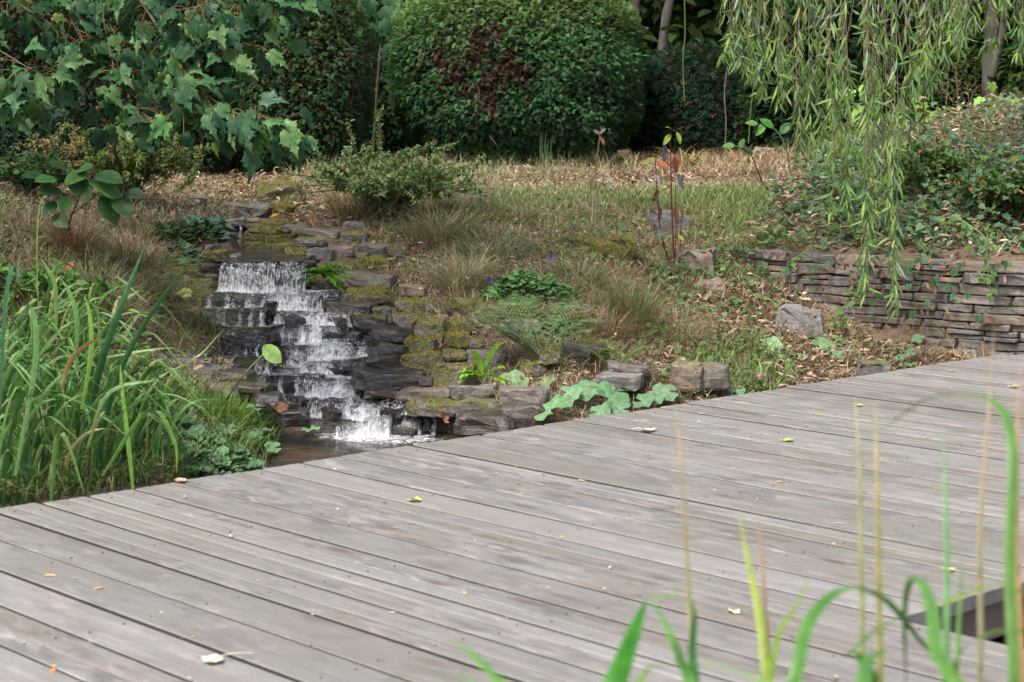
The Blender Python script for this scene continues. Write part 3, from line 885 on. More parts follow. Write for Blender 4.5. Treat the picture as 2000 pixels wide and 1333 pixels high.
# step under the lip of the upper pool
for a, b in ((432, 486), (484, 548), (546, 596)):
    for j, (z0, z1) in enumerate(((.22, .285), (.282, .34), (.337, LIP_Z - .006))):
        sh = (0, 14, -9)[j]
        put_stone("stone", dxz(a + sh, 8.1, 0)[0], dxz(b + sh, 8.1, 0)[0] - .003, z0, z1, 8.07 + rng.uniform(-.015, .02), cascade, 0, 1., depth=.2)

# ------------------------------------------------------------------ running water
def row_sample(k, x):
    z = np.full_like(x, ROW_Z[k]); d = np.full_like(x, ROW_D[k]) - .008
    for a, b, dz, dd in rowf[k]:
        m = (x >= a) & (x <= b); z[m] += dz; d[m] += dd
    ker = np.exp(-np.linspace(-2, 2, 7) ** 2); ker /= ker.sum()
    sm = lambda q: np.convolve(np.pad(q, 3, 'edge'), ker, 'valid')
    return sm(z), sm(d)
def cascade_water():
    n = 190
    L = [(LIP_D, 435, 598)] + []
    px_l = np.concatenate([[590], ROW_L, [437]]); 
    us = np.linspace(0, 1, n)
    lines = []; foam = []; 
    # from the foot up: row k crest, its lip, its fall
    CEN = [(735, 125), (715, 105), (640, 110), (622, 100), (618, 90), (615, 92), (610, 92), (580, 130)]
    for k in range(KN):
        l, r = ROW_L[k] + 2, ROW_R[k] - 4
        if k == 0: l, r = 614, 850
        if k == 1: l = 520; r = 826
        px = l + (r - l) * us
        x = dxz(px, ROW_D[k], 0)[0]
        z, d = row_sample(k, x)
        zb = WATER_Z - .01 if k == 0 else row_sample(k - 1, x)[0] + .004
        c, w = CEN[k]
        c = c + rng.uniform(-14, 14); w = w * rng.uniform(.7, 1.15)
        fo = np.exp(-((px - c) / w) ** 2) * (.78 + .42 * vnoise(px / 17., px * 0 + k * 3.7))
        fo = np.maximum(fo, .40 + .34 * np.clip((vnoise(px / 11., px * 0 + k * 7.3) - .5) * 5, 0, 1))
        nz = lambda s: fbm(x * 22 + s, np.full_like(x, k * 3.1 + s), 3)
        # fall: bottom, lower, upper, lip ; then crest back
        for q, (dd, zz, ff) in enumerate(((-.075, zb, 1.25), (-.058, zb + (z - zb) * .3, .92), (-.042, zb + (z - zb) * .65, .88), (-.02, z - .004, .86), (.012, z + .007, .8), (.05, z + .008, .72), (.085, z + .006, .9))):
            lines.append(np.stack([x + nz(q) * .006, d + dd + nz(q + 5) * .012, zz + nz(q + 9) * .006], -1)); foam.append(fo * ff + (.12 if q < 3 else 0) * fo)
    # the big fall from the upper pool
    px = 433 + (600 - 433) * us
    x = dxz(px, 8.0, 0)[0]
    zb = row_sample(KN - 1, dxz(408 + (690 - 408) * us, ROW_D[-1], 0)[0])[0] + .004
    lip = LIP_Z - .003 + fbm(x * 6, x * 0 + 2, 2) * .006
    thin = np.where(px > 540, .86, 1.05) * (.9 + .2 * vnoise(px / 12., px * 0 + 2)) 
    for q, (dd, t, ff) in enumerate(((-.11, 0, 1.2), (-.1, .25, .78), (-.085, .55, .76), (-.06, .82, .74), (-.03, .96, .72), (.0, 1.02, .45), (.04, 1.03, .1))):
        wig = fbm(x * 26, x * 0 + q * .15 + 11, 3)
        xx = x + (1 - t) * (x - x.mean()) * .02
        lines.append(np.stack([xx, 8.02 + dd + wig * .02, zb + (lip - zb) * min(t, 1.0) + (.006 if t > 1 else 0)], -1)); foam.append(ff * thin)
    # densify along the flow
    A = np.array(lines); Fo = np.array(foam)
    t = np.arange(len(A)); tt = np.arange(0, len(A) - .999, .34)
    B = np.empty((len(tt), n, 3)); Ff = np.empty((len(tt), n))
    for i in range(n):
        for c in range(3): B[:, i, c] = np.interp(tt, t, A[:, i, c])
        Ff[:, i] = np.interp(tt, t, Fo[:, i])
    B[..., 1] += fbm(B[..., 0] * 40, B[..., 2] * 40, 3) * .010
    B[..., 2] += fbm(B[..., 0] * 45 + 9, B[..., 1] * 45, 3) * .009 * np.clip(Ff, .2, 1)
    seg = np.linalg.norm(np.diff(B, axis=0), axis=2).mean(1); v = np.concatenate([[0], np.cumsum(seg)])
    U = np.stack([B[..., 0], np.repeat(v[:, None], n, 1)], -1)
    m = len(tt)
    i = (np.arange(m - 1)[:, None] * n + np.arange(n - 1)[None]).ravel()
    Q = np.stack([i, i + 1, i + n + 1, i + n], -1)
    o = build("cascading_water", B.reshape(-1, 3), [Q], M_FALL, None, kind="structure", uv=U.reshape(-1, 2))
    a = o.data.attributes.new("foam", 'FLOAT', 'POINT'); a.data.foreach_set("value", np.clip(Ff, 0, 1.1).astype(np.float32).ravel())
    return B, Ff
WB, WF = cascade_water()
# droplets and foam knots thrown up where the water lands
def blob():
    bm = bmesh.new(); bmesh.ops.create_icosphere(bm, subdivisions=1, radius=1)
    V = np.array([v.co[:] for v in bm.verts]); Fa = np.array([[v.index for v in f.verts] for f in bm.faces]); bm.free()
    return V, [Fa], np.ones(len(V))
T_BLOB = blob()
def foam_mat():
    m, nt = newmat("foam"); g = G(nt)
    p = g.n("ShaderNodeBsdfPrincipled", Base__Color=(.82, .87, .93, 1), Roughness=.15)
    tr = g.n("ShaderNodeBsdfTransparent")
    g.out(g.n("ShaderNodeMixShader", i0=.35, i1=p, i2=tr)); return m
M_FOAM = foam_mat()
cl = Cloud()
w = (WF.ravel() ** 3); w /= w.sum()
idx = rng.choice(WF.size, 700, p=w); P = WB.reshape(-1, 3)[idx]
n = len(P)
P = P + rng.normal(0, 1, (n, 3)) * [.008, .01, .006] + np.stack([np.zeros(n), -rng.exponential(.008, n), rng.exponential(.007, n)], -1)
sz = rng.uniform(.0006, .0014, n)
cl.inst(T_BLOB, P, frames(rdir(n), (0, 0, 1)), np.stack([sz, sz * rng.uniform(1, 1.8, n), sz * rng.uniform(1, 2.6, n)], -1), (1, 1, 1))
px = rng.normal(735, 70, 160); P = W(px, 0, 6.65); P[:, 2] = WATER_Z + rng.exponential(.01, 160); P[:, 1] = rng.uniform(6.5, 6.72, 160)
sz = rng.uniform(.0006, .0014, 160)
cl.inst(T_BLOB, P, frames(rdir(160), (0, 0, 1)), sz, (1, 1, 1))
cl.build("water_spray", M_FOAM, None, kind="stuff")
# narrow spout above the upper pool
sp = W(467, 440, 8.98); sx = sp[0]
zt = np.linspace(0, 1, 12); V, Fs = tube(np.stack([sx + .004 * np.sin(zt * 6), 9.03 - .05 * zt ** .6, .505 - (.505 - LIP_Z) * zt ** 1.2], -1), .006 + .004 * zt, 10)
o = build("water_spout", V, Fs, M_FALL, None, kind="structure", uv=np.stack([np.arctan2(V[:, 0] - sx, V[:, 1] - 9) * .02, V[:, 2]], -1))
a = o.data.attributes.new("foam", 'FLOAT', 'POINT'); a.data.foreach_set("value", np.full(len(V), .66, np.float32))

# ------------------------------------------------------------------ dry stone wall
wall = empty("stone_wall", (*wall_at(1.5)[0], 0), "low dry stone retaining wall of flat grey and brown slates below the ivy bank", "wall")
WT = []
z = -.13; ci = 0
while z < .385:
    h = float(rng.uniform(.026, .054))
    if z + h > .37: h = .40 - z
    s = float(rng.uniform(-.1, 0)); 
    while s < WALL_LEN - .05:
        w_ = float(rng.uniform(.07, .3)) if h < .045 else float(rng.uniform(.12, .24))
        pieces = [(z, z + h)]
        if h > .044 and rng.random() < .3:
            c = rng.uniform(.4, .6); pieces = [(z, z + h * c), (z + h * c, z + h)]
        for (a0, a1) in pieces:
            p, tdir = wall_at(max(0, s + w_ / 2))
            dep = .14; out = rng.uniform(-.012, .012) + (a1 - .1) * -.05
            V, Fs = stone_mesh(w_ - rng.uniform(.003, .009), dep, (a1 - a0) - rng.uniform(.002, .006), rough=.07, ex=22.)
            if rng.random() < .5: V[:, 2] += V[:, 0] * rng.normal(0, .03)
            nrm2 = np.array([tdir[1], -tdir[0]])
            R = np.array([[tdir[0], tdir[1]], [-nrm2[0], -nrm2[1]]])
            XY = V[:, :2] @ R + p - nrm2 * (dep / 2) + nrm2 * out
            V = np.column_stack([XY, V[:, 2] + (a0 + a1) / 2])
            gz = float(ground(p[0] + nrm2[0] * .1, p[1] + nrm2[1] * .1))
            if a1 > gz - .02:
                o = build("stone", V, Fs, M_STONE, wall, smooth=False)
                o["moss"] = float(rng.choice([0, .05, .12, .3], p=[.35, .35, .2, .1])); o["wet"] = float(rng.uniform(.12, .5)); o["tint"] = float(rng.uniform(0, 1))
        s += w_ 
    z += h
# earth packed behind the stones
n = 60; ss = np.linspace(0, WALL_LEN - .001, n); pts = np.array([wall_at(s)[0] for s in ss]); nn = np.array([[wall_at(s)[1][1], -wall_at(s)[1][0]] for s in ss])
V = np.concatenate([np.column_stack([pts - nn * .045, np.full(n, -.2)]), np.column_stack([pts - nn * .045, np.full(n, .365)]), np.column_stack([pts - nn * .17, np.full(n, .37)])])
i = np.arange(n - 1); Q = np.concatenate([np.stack([i, i + 1, i + 1 + n, i + n], -1), np.stack([i + n, i + 1 + n, i + 1 + 2 * n, i + 2 * n], -1)])
build("packed_earth", V, [Q], M_MUD, wall)

# moss cushions: tiny shoots standing on the mossy stones
def mossy_tufts():
    cl = Cloud()
    T = (np.array([(-.5, 0, 0), (.5, 0, 0), (.15, 1, .1), (-.15, 1, .1)]), [np.array([[0, 1, 2, 3]])], np.array([.6, .6, 1.2, 1.2]))
    for V, Q, moss, wet in MOSSY:
        p = V[Q]; e1 = p[:, 2] - p[:, 0]; e2 = p[:, 3] - p[:, 1]; nn = np.cross(e1, e2); ar = np.linalg.norm(nn, axis=1) / 2; nn = nrm(nn)
        cen = V.mean(0); sg = np.sign(((p.mean(1) - cen) * nn).sum(1)); nn = nn * sg[:, None]
        w = ar * (np.clip(nn[:, 2], 0, 1) * 1.0 + (nn[:, 1] < -.3) * .5 * moss) + 1e-9; k = int(w.sum() * 26000 * moss)
        f = rng.choice(len(Q), k, p=w / w.sum()); a = rng.random((k, 1)); b = rng.random((k, 1))
        P = (p[f, 0] * (1 - a) + p[f, 1] * a) * (1 - b) + (p[f, 3] * (1 - a) + p[f, 2] * a) * b
        m = fbm(P[:, 0] * 14, P[:, 2] * 14 + P[:, 1] * 9, 3) > -.05 - .35 * (moss - .4); P = P[m]; N = nn[f][m]; k = len(P)
        if not k: continue
        d = nrm(N * .8 + [0, 0, .4] + rdir(k) * .6)
        t = np.clip(fbm(P[:, 0] * 8, P[:, 1] * 8, 2) + rng.random(k), 0, 1)
        C = jit(mixc((.11, .115, .02), (.38, .32, .07), t), k, .35, .1) * (1 - .5 * wet)
        cl.inst(T, P, frames(d, rdir(k)), np.column_stack([rng.uniform(.0025, .005, k), rng.uniform(.004, .010, k), np.full(k, .005)]), C)
    cl.build("moss", M_DRY, None, kind="stuff")
mossy_tufts()
# ------------------------------------------------------------------ leaf shapes (base at 0, tip at +Y, upper side +Z)
def tpl(V, Fs, sh=None):
    V = np.array(V, float)
    return V, [np.array(f) for f in Fs], (np.ones(len(V)) if sh is None else np.array(sh, float))
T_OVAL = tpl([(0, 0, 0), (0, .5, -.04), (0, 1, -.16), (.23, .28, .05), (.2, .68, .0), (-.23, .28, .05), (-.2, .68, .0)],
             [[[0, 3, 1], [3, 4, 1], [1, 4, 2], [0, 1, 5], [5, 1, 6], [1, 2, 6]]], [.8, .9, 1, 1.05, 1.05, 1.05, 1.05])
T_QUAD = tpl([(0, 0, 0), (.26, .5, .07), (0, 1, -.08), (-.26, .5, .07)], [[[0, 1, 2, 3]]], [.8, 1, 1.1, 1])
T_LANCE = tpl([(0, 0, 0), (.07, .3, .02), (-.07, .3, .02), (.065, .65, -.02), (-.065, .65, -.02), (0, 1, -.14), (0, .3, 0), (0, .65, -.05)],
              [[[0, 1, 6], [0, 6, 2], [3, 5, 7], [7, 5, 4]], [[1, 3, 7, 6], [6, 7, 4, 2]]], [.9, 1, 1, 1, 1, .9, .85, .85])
def combine(T, poses):
    V = []; F = {}; S = []; n = 0
    for pos, d, up, s in poses:
        R = frames(np.array([d], float), np.array([up], float))[0]
        V.append((T[0] * s) @ R.T + np.array(pos)); S.append(T[2])
        for f in T[1]: F.setdefault(f.shape[1], []).append(f + n)
        n += len(T[0])
    return np.concatenate(V), [np.concatenate(f) for f in F.values()], np.concatenate(S)
def make_spray(n, spread=.7, ls=.45):
    ps = []
    for i in range(n):
        t = i / (n - 1); sd = 1 if i % 2 else -1
        ps.append(((0, t * .75, -.1 * t * t), (sd * spread * (1 - .4 * t), .7, random.uniform(-.1, .25)), (0, 0, 1), ls * (1 - .3 * t)))
    return combine(T_QUAD, ps)
T_SPRAY = make_spray(7); T_SPRAY2 = make_spray(5, .9, .5)

def outline_leaf(half, fold=.18, droop=.25, wav=.04, subdiv=False):
    """half outline from base (0,0) to tip (0,1) on +x side"""
    V = []; Fs = []; off = 0
    mid = [(0, y) for y in (.8, .6, .4, .2)]
    for sgn in (1, -1):
        bm = bmesh.new()
        vs = [bm.verts.new((x * sgn, y, 0)) for x, y in half] + [bm.verts.new((0, y, 0)) for _, y in mid]
        f = bm.faces.new(vs if sgn > 0 else vs[::-1])
        bmesh.ops.triangulate(bm, faces=[f])
        bm.verts.index_update()
        V += [v.co[:] for v in bm.verts]; Fs += [[v.index + off for v in q.verts] for q in bm.faces]
        off = len(V); bm.free()
    V = np.array(V)
    V[:, 2] = np.abs(V[:, 0]) * fold - droop * V[:, 1] ** 2 - droop * .9 * V[:, 0] ** 2 + wav * np.sin(V[:, 0] * 17 + V[:, 1] * 9)
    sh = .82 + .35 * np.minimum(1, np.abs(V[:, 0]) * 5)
    return V, [np.array(Fs)], sh
MAPLE_H = [(x * .86, y) for x, y in [(0, 0), (.08, -.03), (.22, -.13), (.21, -.04), (.34, -.04), (.24, .06), (.13, .14), (.27, .21), (.42, .16), (.36, .26), (.56, .42), (.4, .41), (.42, .54), (.29, .44), (.26, .5), (.09, .27), (.07, .44), (.17, .52), (.12, .58), (.23, .72), (.12, .76), (.08, .88), (0, 1.08)]]
T_MAPLE = [outline_leaf(MAPLE_H, f, d, w) for f, d, w in ((.2, .35, .03), (.5, .2, .05), (-.15, .5, .05), (.3, .6, .03))]
IVY_H = [(0, 0), (.12, -.12), (.3, -.1), (.42, .08), (.3, .22), (.52, .42), (.3, .5), (.22, .62), (0, 1)]
T_IVY = [outline_leaf(IVY_H, f, d, .02) for f, d in ((.15, .2), (.3, .1))]
GER_H = [(0, 0), (.15, -.15), (.35, -.12), (.3, .05), (.55, .08), (.42, .2), (.6, .38), (.4, .36), (.42, .55), (.22, .48), (.2, .75), (.1, .62), (0, .85)]
T_GER = outline_leaf(GER_H + [(0, .86)] if False else GER_H[:-1] + [(0, .9)], .2, .25, .04)
def round_leaf(n=30, notch=.5, cup=.16, wav=.05):
    V = [(0, 0, 0)]; sh = [1.25]
    for r in (.5, 1.):
        for i in range(n):
            a = -PI / 2 + notch * .5 + (2 * PI - notch) * i / (n - 1)
            rr = r * (1 + (.05 * math.sin(i * 1.9) + .03 * math.sin(i * .7) if r == 1 else 0))
            V.append((rr * math.cos(a) * .5, rr * math.sin(a) * .5 + .08, cup * r * r * .5 + wav * math.sin(a * 5) * r * r)); sh.append(.95 if i % 3 else 1.1)
    F3 = [[0, 1 + i, 2 + i] for i in range(n - 1)]
    F4 = [[1 + i, 1 + n + i, 2 + n + i, 2 + i] for i in range(n - 1)]
    return tpl(V, [F3, F4], sh)
T_ROUND = [round_leaf(), round_leaf(30, .3, -.1, .05), round_leaf(28, .7, .05, .06)]
T_OVALH = outline_leaf([(0, 0), (.1, .05), (.21, .2), (.27, .42), (.23, .66), (.12, .87), (0, 1)], .2, .2, .02)
T_CURL = tpl([(0, 0, 0), (.2, .3, .13), (.06, .35, -.02), (-.16, .3, .1), (.22, .7, .2), (.02, .7, .03), (-.18, .68, .19), (0, 1, .16)],
             [[[0, 1, 2], [0, 2, 3], [4, 7, 5], [5, 7, 6]], [[1, 4, 5, 2], [2, 5, 6, 3]]], [.8, 1.1, .8, 1.1, 1.1, .8, 1.1, 1])

GREENS = dict(
    yew=[(.018, .05, .026), (.05, .105, .045)], light=[(.07, .13, .03), (.16, .22, .06)])

# ------------------------------------------------------------------ clipped bushes and the woodland behind
def shell_points(n, c, r, prof=None, expo=2.6, depth=.12, front=.75):
    """points in the outer layer of a rounded clipped mass, with outward directions; most where it faces the garden"""
    d = rdir(int(n * 2.2))
    keep = (d[:, 1] < .35) | (rng.random(len(d)) > front); d = d[keep][:n]
    s = (np.abs(d) ** expo).sum(1) ** (-1 / expo)
    P = d * s[:, None]
    if prof is not None: P[:, :2] *= np.interp(P[:, 2], prof[0], prof[1])[:, None]
    k = 1 - rng.beta(1.1, 4, len(P)) * depth * 2.2
    k = k + (rng.random(len(P)) < .035) * rng.uniform(.0, .07, len(P))
    bump = 1 + fbm(P[:, 0] * 2.3 + c[0] * 3, P[:, 2] * 2.3 + P[:, 1] * 1.7, 4) * .1
    nrm_ = nrm(np.sign(d) * np.abs(d) ** (expo - 1) / np.array(r))
    return P * k[:, None] * bump[:, None] * r + c, nrm_, k, P

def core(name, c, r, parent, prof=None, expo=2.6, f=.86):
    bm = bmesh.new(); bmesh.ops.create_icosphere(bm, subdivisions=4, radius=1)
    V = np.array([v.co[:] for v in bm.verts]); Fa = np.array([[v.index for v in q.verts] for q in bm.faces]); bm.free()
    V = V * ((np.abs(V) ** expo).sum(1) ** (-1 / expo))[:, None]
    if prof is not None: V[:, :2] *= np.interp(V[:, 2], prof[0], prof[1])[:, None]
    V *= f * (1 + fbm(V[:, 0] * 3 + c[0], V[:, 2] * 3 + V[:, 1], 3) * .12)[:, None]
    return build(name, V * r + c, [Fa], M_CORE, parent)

def bush(name, c, r, n, size, cols, label, cat="bush", T=None, prof=None, expo=2.6, patch=None, droop=.3, depth=.12, group=None, up_light=None, corename="twigs", brown=0.0, f=.86):
    c = np.array(c, float); r = np.array(r, float)
    th = empty(name, (c[0], c[1], c[2] - r[2]), label, cat, group)
    core(corename, c, r, th, prof, expo, f)
    P, N, k, U = shell_points(n, c, r, prof, expo, depth)
    n = len(P)
    d = nrm(N * .9 + rdir(n) * .75 + np.array([0, 0, -droop]))
    up = nrm(N * .5 + np.array([0, 0, 1.]) + rdir(n) * .35)
    t = np.clip(rng.normal(.4, .28, n) + fbm(U[:, 0] * 3, U[:, 2] * 3 + U[:, 1] * 2, 3) * .6, 0, 1)
    C = mixc(cols[0], cols[1], t)
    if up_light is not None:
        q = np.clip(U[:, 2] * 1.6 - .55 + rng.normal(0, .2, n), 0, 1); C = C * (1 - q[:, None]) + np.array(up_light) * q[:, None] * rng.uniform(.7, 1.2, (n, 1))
    C = jit(C, n, .22, .1)
    if brown:
        m = rng.random(n) < brown; C[m] = jit((.12, .065, .035), m.sum(), .4)
    if patch is not None:
        (pu, pv, ru, rv, col) = patch
        a, b = proj(P); w = fbm(a * .028, b * .028, 4)
        m = (((a - pu) / ru) ** 2 + ((b - pv) / rv) ** 2) + w * 2.6 + rng.normal(0, .38, n) < .7
        C[m] = jit(col, m.sum(), .5, .12)
    cl = Cloud(); cl.inst(T or T_SPRAY, P, frames(d, up), rng.uniform(.7, 1.3, n) * size, C)
    cl.build("foliage", M_LEAF, th)
    return th
PROF = ([-1, -.75, -.3, .2, .7, 1], [.55, .78, .97, 1, .97, .9])
cx = dxz(1008, 13.2, 0)[0]
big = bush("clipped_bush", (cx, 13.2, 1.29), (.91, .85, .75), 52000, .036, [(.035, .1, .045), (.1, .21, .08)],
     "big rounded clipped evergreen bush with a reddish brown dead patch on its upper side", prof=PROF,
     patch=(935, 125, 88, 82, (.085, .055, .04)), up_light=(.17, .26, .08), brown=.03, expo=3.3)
# bare twigs showing in the dead patch
cl = Cloud()
for i in range(110):
    a = W(rng.normal(930, 45), rng.normal(140, 55), 12.5); a[1] += rng.uniform(-.12, .02)
    d = rdir(1)[0]; L = rng.uniform(.05, .16)
    cl.add(*tube([a, a + d * L * .5 + rdir(1)[0] * .01, a + d * L], [.0022, .0018, .001], 4), jit((.2, .11, .07), 1, .4)[0])
cl.build("dead_twig", M_DRY, big, kind="stuff")
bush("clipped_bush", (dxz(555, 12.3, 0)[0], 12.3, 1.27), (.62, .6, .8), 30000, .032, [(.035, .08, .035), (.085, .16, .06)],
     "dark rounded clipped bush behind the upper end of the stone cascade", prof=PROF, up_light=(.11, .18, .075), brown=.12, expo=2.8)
bush("hedge", (dxz(120, 13.6, 0)[0], 13.6, 1.55), (1.5, .6, 1.0), 34000, .036, [(.016, .036, .018), (.04, .07, .03)],
     "tall dark twiggy hedge behind the maple branches", "hedge", expo=5, brown=.16)
bush("bush", (dxz(735, 14.3, 0)[0], 14.3, 1.1), (.35, .4, .62), 6500, .05, [(.022, .06, .03), (.05, .11, .05)],
     "dim green bush filling the gap between the two clipped bushes", brown=.12)
bush("bush", (dxz(1390, 13.9, 0)[0], 13.9, 1.08), (.66, .5, .5), 13000, .05, [(.016, .042, .024), (.034, .075, .042)],
     "low dark evergreen bush behind the leaf covered clearing", T=T_SPRAY2, brown=.07)
bush("bush", (dxz(1640, 13.3, 0)[0], 13.3, 1.35), (.72, .5, .8), 13000, .055, [(.02, .05, .022), (.045, .09, .035)],
     "dark bush standing behind the hanging willow twigs", brown=.06)
bush("hedge", (dxz(1850, 13.2, 0)[0], 13.2, 1.45), (.42, .5, .62), 14000, .03, [(.06, .11, .03), (.12, .19, .055)],
     "pale green clipped hedge left of the dark tree trunk", "hedge", expo=3.5, brown=.05)
bush("bush", (dxz(2080, 12.4, 0)[0], 12.4, 1.6), (.5, .5, .75), 7000, .06, [(.03, .07, .02), (.07, .14, .04)],
     "green bush growing on top of the ivy bank beside the dark tree trunk")
bush("bush", (dxz(1228, 14.9, 0)[0], 14.9, 1.05), (.4, .3, .5), 6000, .045, [(.03, .07, .025), (.07, .13, .045)],
     "dull green bush filling the gap between the big clipped bush and the low dark one", brown=.15)
bush("bush", (dxz(385, 11.7, 0)[0], 11.7, .95), (.24, .3, .36), 5000, .036, [(.018, .04, .02), (.04, .075, .03)],
     "small dark bush at the west foot of the dark clipped one above the cascade", brown=.15)
bush("bush", (dxz(-260, 11.5, 0)[0], 11.5, 1.25), (.8, .6, .75), 9000, .05, [(.02, .045, .02), (.045, .08, .035)],
     "dark bush at the west end of the hedge", brown=.1)
bush("bush", (dxz(30, 10.8, 0)[0], 10.8, .88), (.34, .3, .28), 4500, .045, [(.03, .07, .045), (.06, .12, .07)],
     "small blue green bush at the foot of the tall hedge", T=T_SPRAY2)

def woodland():
    for nm, n, y0, y1, z1, sz, kind in (("woodland_leaves", 76000, 15.4, 18.5, 3.1, .14, "stuff"), ("high_woodland_leaves", 20000, 15.6, 19.5, 7.5, .14, "stuff")):
        x = rng.uniform(-7, 8, n); y = rng.uniform(y0, y1, n); z = .7 + (z1 - .7) * rng.random(n)
        P = np.stack([x, y, z], -1)
        dens = fbm(x * .7, z * .9 + y * .3, 4)
        P = P[dens > -.6]; n = len(P)
        t = np.clip(rng.random(n) * .8 + fbm(P[:, 0] * 1.2, P[:, 2] * 1.2, 3) * .7, 0, 1)
        C = jit(mixc((.022, .048, .018), (.08, .14, .035), t), n, .3, .12)
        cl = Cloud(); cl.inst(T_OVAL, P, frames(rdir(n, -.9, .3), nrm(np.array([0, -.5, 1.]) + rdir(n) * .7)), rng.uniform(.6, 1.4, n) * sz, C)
        cl.build(nm, M_LEAF, None, kind=kind)
    n = 26000
    x = rng.uniform(-16, 18, n); y = rng.uniform(20, 26, n); z = .8 + 8 * rng.random(n) ** 1.2
    C = jit(mixc((.02, .045, .015), (.07, .12, .03), rng.random(n)), n, .3, .1)
    cl = Cloud(); cl.inst(T_QUAD, np.stack([x, y, z], -1), frames(rdir(n, -.9, .3), nrm(np.array([0, -.6, 1.]) + rdir(n) * .6)), rng.uniform(.14, .34, n), C)
    cl.build("distant_woodland_leaves", M_LEAF, None, kind="stuff")
woodland()

def trunk(pts, r0, r1, label, seg=12, limbs=()):
    P = curve(pts, 26); rad = np.linspace(r0, r1, 26) * (1 + .08 * np.sin(np.arange(26) * 1.7))
    th = empty("tree", P[0], label, "tree")
    V, Fs = tube(P, rad, seg); build("trunk", V, Fs, M_BARK, th)
    for l, a, b in limbs:
        V, Fs = tube(curve(l, 14), np.linspace(a, b, 14), 8); build("branch", V, Fs, M_BARK, th)
    # crown above the picture
    top = P[-1]; n = 1500
    Q = top + rng.normal(0, 1, (n, 3)) * [1.0, .8, .7] + [0, 0, .8]
    cl = Cloud(); cl.inst(T_OVAL, Q, frames(rdir(n, -.9, .4), nrm(np.array([0, 0, 1.]) + rdir(n) * .6)), rng.uniform(.08, .16, n), jit((.05, .1, .03), n, .3))
    cl.build("crown", M_LEAF, th)
def up(px, pts, d):
    return [W(a, b, d) for a, b in pts]
g = lambda px, d: np.array([dxz(px, d, 0)[0], d, float(ground(dxz(px, d, 0)[0], d)) - .05])
trunk([g(1236, 14.8), W(1242, 150, 14.8), W(1240, 40, 14.8), W(1244, -120, 14.8), W(1260, -420, 14.9)], .05, .035, "slim brown tree trunk just behind the east shoulder of the big clipped bush")
trunk([g(1240, 14.1), W(1266, 205, 14.1), W(1290, 120, 14.1), W(1300, 40, 14.1), W(1322, -80, 14.1), W(1345, -420, 14.2)], .04, .032, "leaning grey tree trunk between the big clipped bush and the low dark one")
trunk([g(1935, 12.4), W(1932, 150, 12.4), W(1938, 40, 12.4), W(1928, -60, 12.4), W(1920, -420, 12.5)], .055, .045, "dark forked tree trunk at the top of the ivy bank",
      limbs=[([W(1937, 150, 12.35), W(1960, 60, 12.3), W(1968, -60, 12.3), W(1990, -300, 12.3)], .035, .02)])
for px, d, w in ((250, 17, .07), (880, 18.5, .09), (1340, 16.2, .05), (1385, 17.3, .06), (1480, 18, .07), (1215, 19, .08), (665, 17.5, .06), (1880, 18, .1)):
    lab = {250: "thin tree trunk in the wood behind the tall hedge", 880: "tree trunk in the wood hidden by the big clipped bush", 1340: "thin dark tree trunk beside the leaning grey one", 1385: "second thin dark trunk east of the leaning grey one",
           1480: "dim tree trunk in the wood just west of the willow twigs", 1215: "tree trunk in the wood over the east shoulder of the big clipped bush", 665: "tree trunk in the wood in the gap between the clipped bushes", 1880: "thick tree trunk in the wood behind the pale hedge"}[px]
    trunk([g(px, d), W(px + 8, 100, d), W(px - 6, -80, d), W(px + 20, -520, d)], w, w * .7, lab)

# ------------------------------------------------------------------ ground cover
def litter(n, poly, cols, size=(.018, .05), lift=.012, T=None):
    P = scatter(n, poly); n = len(P)
    P[:, 2] += rng.exponential(lift, n)
    e = nrm(np.stack([rng.normal(size=n), rng.normal(size=n), rng.normal(0, .25, n)], -1))
    upv = nrm(np.array([0, 0, 1.]) + rdir(n) * .55)
    ci = rng.integers(0, len(cols), n)
    return P, frames(e, upv), rng.uniform(*size, n), jit(np.array(cols)[ci], n, .3, .08)
BR = [(.25, .175, .125), (.32, .235, .17), (.18, .12, .08), (.4, .31, .23), (.13, .09, .06), (.3, .205, .15), (.46, .38, .28), (.35, .26, .2)]
BRO = BR * 3 + [(.45, .24, .08)]
STRAW = [(.47, .4, .27), (.38, .31, .2), (.55, .47, .33), (.3, .22, .15)]
cl = Cloud()
SLOPE = [(700, 440), (1420, 400), (1420, 480), (1600, 600), (1760, 690), (2010, 700), (2010, 720), (1300, 820), (1000, 860), (860, 720), (760, 600), (700, 500)]
for T, n, sz in ((T_CURL, 5200, (.012, .036)), (T_OVAL, 2600, (.014, .036)), (T_LANCE, 3600, (.02, .06))):
    P, R, s, C = litter(n, SLOPE, BRO, sz); cl.inst(T, P, R, s, C)
LOWER = [(1380, 560), (1500, 560), (1660, 655), (1800, 690), (1900, 705), (1300, 800), (1220, 760)]
for T, n, sz in ((T_CURL, 2600, (.02, .05)), (T_LANCE, 2600, (.03, .08))):
    P, R, s, C = litter(n, LOWER, BRO, sz); cl.inst(T, P, R, s, C)
WEST = [(-20, 380), (380, 380), (470, 430), (330, 480), (300, 560), (420, 640), (470, 760), (520, 860), (430, 930), (-20, 990)]
for T, n, sz in ((T_CURL, 4200, (.014, .04)), (T_OVAL, 2200, (.014, .036)), (T_LANCE, 1200, (.02, .055))):
    P, R, s, C = litter(n, WEST, BR, sz); cl.inst(T, P, R, s, C)
NORTH = [(250, 400), (330, 340), (480, 335), (700, 340), (760, 420), (640, 445), (520, 425), (400, 430)]
for T, n, sz in ((T_CURL, 2600, (.02, .05)), (T_LANCE, 1200, (.03, .08))):
    P, R, s, C = litter(n, NORTH, BRO, sz); cl.inst(T, P, R, s, C)
